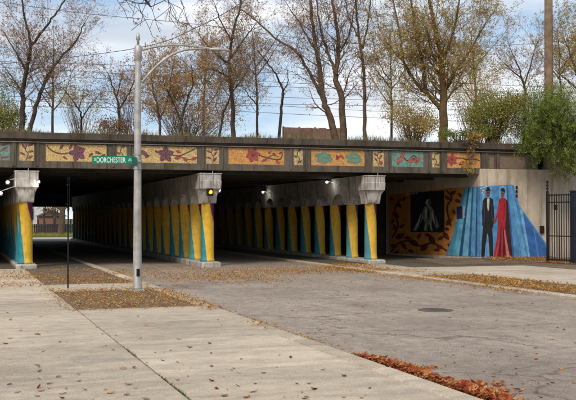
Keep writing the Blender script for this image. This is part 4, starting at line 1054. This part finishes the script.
for k, y in enumerate((74.5, 82, 86, 97, 105, 109, 115)):
    off = 16+k % 3*2.5
    x0_, z0_ = on_track(288, y, off)
    pts = []
    for i in range(41):
        x = -75+i*4.0; s = ((x+7*k) % 44)/44
        p = B0+LX*x+LY*off; pts.append((p.x, p.y, z0_-0.5*4*s*(1-s)*0.5+0.2))
    wire(pts, 0.017, ['topmost', 'second highest', 'third highest', 'middle', 'third lowest', 'second lowest', 'lowest'][k] + ' of the level railway wires strung above the viaduct', 'level overhead railway wires')
def sagwire(pixs, r, label, group=None):
    wire(spline([tuple(at(x, y, d)) for x, y, d in pixs], 8), r, label, group)
sagwire([(-160, 76, 33), (0, 63.5, 30), (137, 47.5, 27), (200, 25, 25.5), (250, -4, 24), (330, -60, 22)], .011, 'dark cable rising from left past the lamp top')
sagwire([(-60, -8, 40), (70, 11, 41), (200, 24, 43), (326, 40.5, 45), (440, 46, 47), (549, 42, 46), (700, 26, 45)], .014, 'long cable sagging across the upper picture to the utility pole')

# ================================================================== behind the viaduct (seen through the left span)
def far_pt(px, y):
    D = FW+RT*((px-288)/F); return D.x/D.y*y
hx = far_pt(40, 118)
hs = thing('house', 'pale distant house seen through the left opening of the viaduct', 'house', (hx, 118, 0.1))
MB().box(-5, 2.2, 0, 9, 0, 6).build('wall', paint('house_wall', (0.62, 0.66, 0.70)), hs)
MB().poly([(-5.4, -.4, 6), (2.6, -.4, 6), (-1.4, -.4, 9)], 9.8, Vector((0, -1, 0))).build('roof', paint('house_roof', (0.08, 0.07, 0.07)), hs)
for x in (-3.6, -1.2, 0.8):
    wnd = MB().box(x-.5, x+.5, -.05, -.005, 1.6, 3.2).build('window', M['white_paint'], hs)
    MB().box(x-.42, x+.42, -.07, -.052, 1.68, 3.12).build('pane', paint('dark_pane', (0.03, 0.035, 0.045), .15), wnd)
h2x = far_pt(52, 113)
h2 = thing('brick_shed', 'small red brick shed with dark roof in front of the distant house', 'shed', (h2x, 112, 0.1))
MB().box(-1.6, 1.5, 0, 3, 0, 2.1).build('wall', paint('shed_brick', (0.26, 0.14, 0.11)), h2)
MB().poly([(-1.9, -.2, 2.1), (1.8, -.2, 2.1), (-0.05, -.2, 2.9)], 3.4, Vector((0, -1, 0))).build('roof', paint('shed_roof', (0.10, 0.09, 0.09)), h2)
ffx = far_pt(30, 105)
ff = thing('board_fence', 'dark board fence on the grass beyond the viaduct', 'fence', (ffx, 105, 0.08))
for k in range(36): MB().box(k*.2, k*.2+.175, 0, .03, 0, 1.25+random.uniform(-.03, .03)+(0.5 if k % 9 == 4 else 0)).build('board', paint('dark_board', (0.035, 0.032, 0.04)), ff)
for z in (.3, .95): MB().box(0, 7.2, .032, .09, z-.04, z+.04).build('rail', paint('dark_board', (0.035, 0.032, 0.04)), ff)
def far_tree(px, y, h_, r, seed, label):
    x = far_pt(px, y); rng = random.Random(seed); root = thing('street_tree', label, 'tree', (x, y, 0.05), 0, 'trees beyond the viaduct')
    mb = MB(); lb = MB(); cfg = dict(seg=[.4, .5, .4, .3], wob=.14, up=.05, levels=3, kids=[0, 1.2, 2, 2], ang=.75, leafp=.6, leafn=2, leaf=.14)
    P = [Vector((rng.gauss(0, .08)*i, 0, h_*i/6)) for i in range(7)]
    mb.tube(P, [r*(1.3-.9*i/6) for i in range(7)], 8)
    for _ in range(16):
        i = rng.randrange(2, 6); a = rng.uniform(0, 6.28)
        grow(mb, lb, P[i], Vector((math.cos(a), math.sin(a), .8)), h_*rng.uniform(.3, .5), r*.35, 1, rng, cfg)
    mb.build('trunk', M['bark2'], root, True); lb.build('crown', M['leaf_orange'], root)
far_tree(61, 101.5, 8, .30, 51, 'brown trunked tree standing beyond the left opening')
far_tree(55, 108, 7, .16, 52, 'thin dark tree between the shed and the brown trunk')
far_tree(45, 110, 6.5, .12, 56, 'small orange leaved tree before the brick shed')
far_tree(30, 121, 9, .2, 53, 'leafy tree behind the board fence beyond the viaduct')
o = weeds('far_grass', 'tall yellow green grass beyond the viaduct', 10, (0, 1), (90, 91), (.1, .2), 'grass', 54, lambda x, y: 0)
bpy.data.objects.remove(o, do_unlink=True)
rng = random.Random(55); mb = MB()
for _ in range(5000):
    x = rng.uniform(-2, 22); y = rng.uniform(99.4, 104); h_ = rng.uniform(.15, .5); a = rng.gauss(0, .12)
    mb.tri((x-.03, y, 0.02), (x+.03, y, 0.02), (x+a, y+rng.gauss(0, .1), h_))
tag(mb.build('far_grass', M['leaf_ygreen']), 'tall yellow green grass beyond the viaduct', 'grass', None, 'stuff')

# ================================================================== unseen brick houses added around the viewpoint to block low sky
def blocker_house(x, y, w_, dpt, h_, rz, col, label):
    hs_ = thing('brick_house', label, 'house', (x, y, -.05), rz, 'added houses blocking the low sky')
    MB().box(-w_/2, w_/2, 0, dpt, 0, h_).build('wall', paint('brick_%d' % int(col[0]*1000), col, .9), hs_)
    MB().poly([(-w_/2-.4, -.4, h_), (w_/2+.4, -.4, h_), (0, -.4, h_+3)], dpt+.8, Vector((0, -1, 0))).build('roof', paint('house_roof', (.08, .07, .07)), hs_)
    for zz in (1.2, 4.4, 7.4):
        if zz+1.6 > h_: break
        for k in range(4):
            xx = -w_/2+w_*(k+.5)/4
            if zz < 2 and k == 1:
                dr = MB().box(xx-.55, xx+.55, -.06, -.004, 0.05, 2.3).build('door', paint('door', (.06, .03, .02)), hs_)
                MB().lathe([(.03, 1.05), (.03, 1.12)], 8, (xx+.4, -.09)).build('handle', M['galv'], dr); continue
            wn_ = MB().box(xx-.6, xx+.6, -.05, -.004, zz, zz+1.6).build('window', M['white_paint'], hs_)
            MB().box(xx-.5, xx+.5, -.07, -.052, zz+.1, zz+1.5).build('pane', paint('dark_pane', (.03, .035, .045), .15), wn_)
for k, (x, w_, h_, c_, lb_) in enumerate([(-34, 17, 9.5, (.20, .09, .065), 'red'), (-14, 18, 10, (.24, .17, .11), 'tan'), (6, 17, 9.2, (.15, .08, .06), 'dark brown'), (26, 18, 10, (.27, .13, .09), 'orange'), (46, 17, 9.6, (.19, .15, .12), 'grey brown')]):
    blocker_house(x, -24, w_, 12, h_, math.pi, c_, lb_ + ' brick house added unseen behind the viewpoint to block low sky')
blocker_house(-30, 16, 20, 11, 9.5, R(90), (.22, .12, .08), 'unseen brick house added left of the viewpoint to block low sky')
blocker_house(50, 10, 22, 11, 9.5, R(-90), (.21, .14, .1), 'unseen brick house added right of the viewpoint to block low sky')

# ================================================================== fallen leaves
def leaf_shape(seed):
    rng = random.Random(seed); mb = MB(); n = 7; Lh = .5
    lft, rgt, mid = [], [], []
    cu = rng.uniform(.15, .5); tw = rng.uniform(-.25, .25)
    for i in range(n):
        t = i/(n-1); x = -Lh+t*2*Lh; ww = .30*math.sin(math.pi*min(1, max(0, t*.94+.03)))**.75*(1+.25*(-1)**i)
        z = .06+cu*(t-.5)**2
        mid.append((x, 0, z-.03)); lft.append((x, ww, z+cu*.22+tw*ww)); rgt.append((x, -ww, z+cu*.22-tw*ww))
    mb.v = lft+mid+rgt
    for i in range(n-1): mb.f += [(i, i+1, n+i+1, n+i), (n+i, n+i+1, 2*n+i+1, 2*n+i)]
    return mb
shapes = [leaf_shape(k) for k in range(6)]
for s_ in shapes:
    mz = min(v[2] for v in s_.v); s_.v = [(x, y, z-mz) for x, y, z in s_.v]
def litter(name, label, pts, mat, seed, size=(.05, .11), lift=0.0, simple_=True):
    rng = random.Random(seed); mb = MB()
    for (x, y, z, h_) in pts:
        s = rng.uniform(*size); a = rng.uniform(0, 6.283); tl = rng.gauss(0, .35 if h_ else .18); t2 = rng.gauss(0, .3 if h_ else .12)
        ca, sa = math.cos(a), math.sin(a); n = len(mb.v); zz = z+rng.random()*h_+0.004+abs(tl)*s*.4+abs(t2)*s*.3
        if simple_:
            c = rng.uniform(.05, .22)
            loc = [(-.5, 0, c*.5), (-.1, .3, c), (.5, 0, c*.6), (-.1, -.3, c), (0, 0, 0)]; fs = [(0, 1, 4), (1, 2, 4), (2, 3, 4), (3, 0, 4)]
        else:
            sh_ = shapes[rng.randrange(6)]; loc = sh_.v; fs = sh_.f
        for lx, ly, lz in loc:
            q = lz+tl*lx+t2*ly
            mb.v.append((x+s*(lx*ca-ly*sa), y+s*(lx*sa+ly*ca), zz+s*q))
        for f in fs: mb.f.append(tuple(n+i for i in f))
    o = mb.build(name, M['leaf_'+mat]); tag(o, label, 'leaves', None, 'stuff'); return o
rng = random.Random(99)
def gz(x, y):
    if KL+.16 < x < KR-.16: return ROADZ
    if 2.42 < x < KL and (20 < y < 25.3 or y > 27.9): return -.012
    return 0.0
# gutter pile along the near kerb
pts = []
for _ in range(3300):
    t = rng.random()**.8; y = 12.3-4.4*t; x = KL+.20+abs(rng.gauss(0, (.10+.24*t)*(1+.55*math.sin(y*4.1)+.35*math.sin(y*9.7+1)))); x = max(x, KL+.18)
    hgt = max(0, .11-abs(x-KL-.25)*.22)*min(1, t*5+.3)
    pts.append((x, y, ROADZ, hgt))
litter('leaf_pile', 'drift of red and orange fallen leaves piled along the near kerb', pts, 'redlitter', 61, (.03, .09), simple_=False)
# thin line of leaves along the rest of the kerb
pts = [(KL+.2+abs(rng.gauss(0, .10)), y, ROADZ, .03) for y in [rng.uniform(12, 26) for _ in range(520)]]
pts += [(KL+rng.gauss(0, .12), rng.uniform(15.3, 16.6), 0.0, .02) for _ in range(60)] + [(KL-.05+rng.gauss(0, .16), rng.uniform(19.0, 25), 0.0, .03) for _ in range(700)]
litter('leaf_litter', 'thin line of tan leaves caught along the near kerb', pts, 'litter', 62, (.035, .07))
# leaves on the bed around the lamp
pts = [(rng.uniform(2.45, KL-.2), rng.uniform(20.1, 25.2), -.012, .03) for _ in range(3000)]
pts += [(rng.uniform(2.2, KL-.1), 20.05-abs(rng.gauss(0, .22)), 0.004, .0) for _ in range(220)] + [(2.4-abs(rng.gauss(0, .2)), rng.uniform(19.9, 26), 0.004, .0) for _ in range(260)] + [(rng.uniform(2.2, KL-.1), 25.3+abs(rng.gauss(0, .5)), 0.004, .0) for _ in range(420)]
litter('leaf_litter', 'tan leaves covering the soil bed around the street lamp', pts, 'litter', 63, (.035, .07))
# carpet in front of the left span
pts = []
for _ in range(9500):
    y = 26+abs(rng.gauss(0, 1))*3.6+rng.uniform(0, 4); x = rng.uniform(-3, 5.4)
    if y > 37.5 or math.sin(x*1.7+y*.9)+math.sin(y*1.9-x*.7)+rng.gauss(0, .8) < -.15: continue
    pts.append((x, y, gz(x, y), .02))
litter('leaf_litter', 'orange tan leaf carpet before the leftmost pier', pts, 'litter', 64, (.04, .085))
pts = []
for _ in range(16000):
    x = rng.uniform(5.5, 15); y = rng.gauss(32.5, 2.6)
    dens = .35+.5*math.sin(x*.8+1.0)*math.sin(y*.7)+.4*math.exp(-((x-8.8)/1.6)**2)
    if y > 37 or y < 25 or rng.random() > dens: continue
    pts.append((x, y, ROADZ, .01))
litter('leaf_litter', 'scattered tan leaves on the asphalt before the middle pier', pts, 'litter', 65, (.035, .075))
pts = []
for _ in range(14000):
    y = rng.uniform(17, 35.5); x = KR+rng.gauss(.0, .55)+(.6 if y < 27 else 0)*rng.random()*2
    if math.sin(y*1.3+x*2.0)+math.sin(y*.55+1)+rng.gauss(0, .6) < -.1: continue
    pts.append((x, y, ROADZ if x < KR-.16 else (0.0 if x < KR+.2 or y > 28 else -.008), .05))
for _ in range(2400):
    y = rng.uniform(15, 28); x = rng.uniform(KR+.2, 17.2); pts.append((x, y, -.008, .04))
litter('leaf_litter', 'thick orange leaf band along the far kerb', pts, 'litter', 66, (.04, .085))
pts = []
for _ in range(2600):
    t = rng.random(); p = Kp.lerp(Bp, t)+wn*abs(rng.gauss(.1, .9)); pts.append((p.x, p.y, .02+max(0, (p.y-33.95))*.062, .03))
for _ in range(700):
    p = g0.lerp(g1, rng.uniform(0, 1.1))+Vector((rng.gauss(0, .25), rng.gauss(-.2, .3), 0)); pts.append((p.x, p.y, 0.0, .06))
litter('leaf_litter', 'tan leaves gathered along the foot of the mural wall', pts, 'litter', 67, (.04, .08))
pts = []
for _ in range(5200):
    y = rng.uniform(7, 31); x = rng.uniform(KL+.4, KR-.3)
    if rng.random() < .25+.75*(y/30)**2: pts.append((x, y, ROADZ, 0))
litter('leaf_litter', 'tiny tan leaf scraps strewn thinly over the asphalt', pts, 'litter', 68, (.018, .05))
pts = [(rng.uniform(-3, 5.1), rng.uniform(8, 26), 0.0, 0) for _ in range(260)]
litter('leaf_litter', 'tiny leaf scraps strewn thinly over the pale pavement', pts, 'litter', 69, (.015, .045))
# single leaves on the pavement
def solid_leaf_mat(n, c): return simple(n, c, .7, var=.3, scale=30, bmp=.1)
lm = [solid_leaf_mat('fallen_leaf_%d' % i, c) for i, c in enumerate([(0.28, .11, .05), (.40, .22, .09), (.20, .06, .035), (.46, .30, .13), (.24, .15, .08)])]
lmesh = []
for k in range(6):
    for q in range(3): lmesh.append(shapes[k].mesh('fallen_leaf', lm[(k+q*2) % 5]))
n_ok = 0
while n_ok < 95:
    px = rng.uniform(0, 440); py = rng.uniform(300, 399)
    p = ground(px, py)
    if p.x > KL-.2 or (p.y > 20 and p.x > 2.4) or rng.random() > .35+.65*(py-300)/100: continue
    o = link('fallen_leaf', lmesh[rng.randrange(len(lmesh))], None, (p.x, p.y, .005))
    s = rng.uniform(.035, .10); o.scale = (s, s*rng.uniform(.8, 1.1), s*rng.uniform(.7, 1.4)); o.rotation_euler = (rng.gauss(0, .12), rng.gauss(0, .12), rng.uniform(0, 6.28))
    tag(o, 'curled dry brown leaf lying on the pale pavement slabs', 'leaf', 'single leaves on the pale pavement'); n_ok += 1
n_ok = 0
while n_ok < 70:
    px = rng.uniform(240, 576); py = rng.uniform(300, 399); p = ground(px, py, ROADZ)
    if p.x < KL+.5: continue
    o = link('fallen_leaf', lmesh[rng.randrange(len(lmesh))], None, (p.x, p.y, ROADZ+.005))
    s = rng.uniform(.03, .08); o.scale = (s, s, s*rng.uniform(.7, 1.3)); o.rotation_euler = (rng.gauss(0, .12), rng.gauss(0, .12), rng.uniform(0, 6.28))
    tag(o, 'curled dry leaf lying alone on the grey asphalt', 'leaf', 'single leaves on the asphalt'); n_ok += 1
# weeds in the long pavement joint
mb = MB()
for _ in range(300):
    y = rng.choice([rng.gauss(11.0, .35), rng.gauss(10.2, .2), rng.gauss(13.4, .25), rng.uniform(8, 20), rng.gauss(9.2, .2)]); x = 2.4+rng.gauss(0, .012); h_ = rng.uniform(.008, .03); a = rng.uniform(0, 6.28)
    e = Vector((math.cos(a), math.sin(a), 0))*h_*.9; f_ = Vector((-math.sin(a), math.cos(a), 0))*.005; b = Vector((x, y, -.02))
    mb.tri((b-f_)[:], (b+f_)[:], (b+e+Vector((0, 0, h_+.02)))[:])
tag(mb.build('joint_weeds', M['leaf_grass']), 'tiny green weeds growing in the long pavement joint', 'weeds', None, 'stuff')

# ================================================================== overhanging branch of the near tree
rng = random.Random(123)
tb = Vector((-2.6, 8.4, 0))
nr = thing('street_tree', 'near tree whose bare twigs hang into the top of the picture', 'tree', tb)
mb = MB(); lb = MB()
cfg = dict(seg=[.3, .16, .07, .05], wob=.26, up=-.02, levels=3, kids=[0, 4.5, 6, 5], ang=.85, leafp=.12, leafn=1, leaf=.02)
mb.tube([(0, 0, -.05), (0.03, 0, .3), (.0, .05, 1.5), (.1, 0, 3.2), (.25, -.1, 4.6), (.2, 0, 6.2), (.1, .1, 8)], [.2, .15, .13, .12, .10, .07, .03], 10)
tip1 = at(150, 6, 8.0)-tb; tip2 = at(176, 14, 8.2)-tb; tip0 = at(118, -6, 8.0)-tb
main = spline([(.2, -.08, 4.3), (1.2, -.2, 4.9), (2.6, -.4, 4.85), tuple(at(112, -34, 8.0)-tb), tuple(tip1)], 6)
mb.tube(main, [.05-.043*i/(len(main)-1) for i in range(len(main))], 6)
for target, ln_ in (((152, 10), .30), ((146, 22), .22), ((128, 4), .28), ((170, 6), .30), ((185, 14), .20), ((118, 2), .25), ((160, -4), .3)):
    p0 = at(target[0]-8, target[1]-18, 8.0+rng.uniform(-.1, .1))-tb; p1 = at(target[0], target[1], 8.0+rng.uniform(-.2, .2))-tb
    near = min(main, key=lambda q: (Vector(q)-p0).length)
    pts = spline([near, tuple(p0), tuple(p1)], 5)
    mb.tube(pts, [.0045-.0025*i/(len(pts)-1) for i in range(len(pts))], 4)
    grow(mb, lb, p1, Vector(pts[-1])-Vector(pts[-3]), ln_*.8, .0028, 2, rng, cfg)
    for _ in range(4):
        i = rng.randrange(3, len(pts)); v = Vector((rng.gauss(0, 1), rng.gauss(0, 1), rng.gauss(-.4, .7))).normalized()
        grow(mb, lb, Vector(pts[i]), v, ln_*.7, .0028, 2, rng, cfg)
for _ in range(14):
    i = rng.randrange(2, 6); z = 3.5+rng.random()*4; a = rng.uniform(1.8, 5.2)
    grow(mb, lb, Vector((.15, 0, z)), Vector((math.cos(a), math.sin(a), .7)), rng.uniform(1, 2), .03, 1, rng, dict(cfg, seg=[.3, .3, .25, .2], kids=[0, 2, 2.5, 2], up=.05))
mb.build('trunk', M['bark'], nr, True); lb.build('crown', M['leaf_rust'], nr)
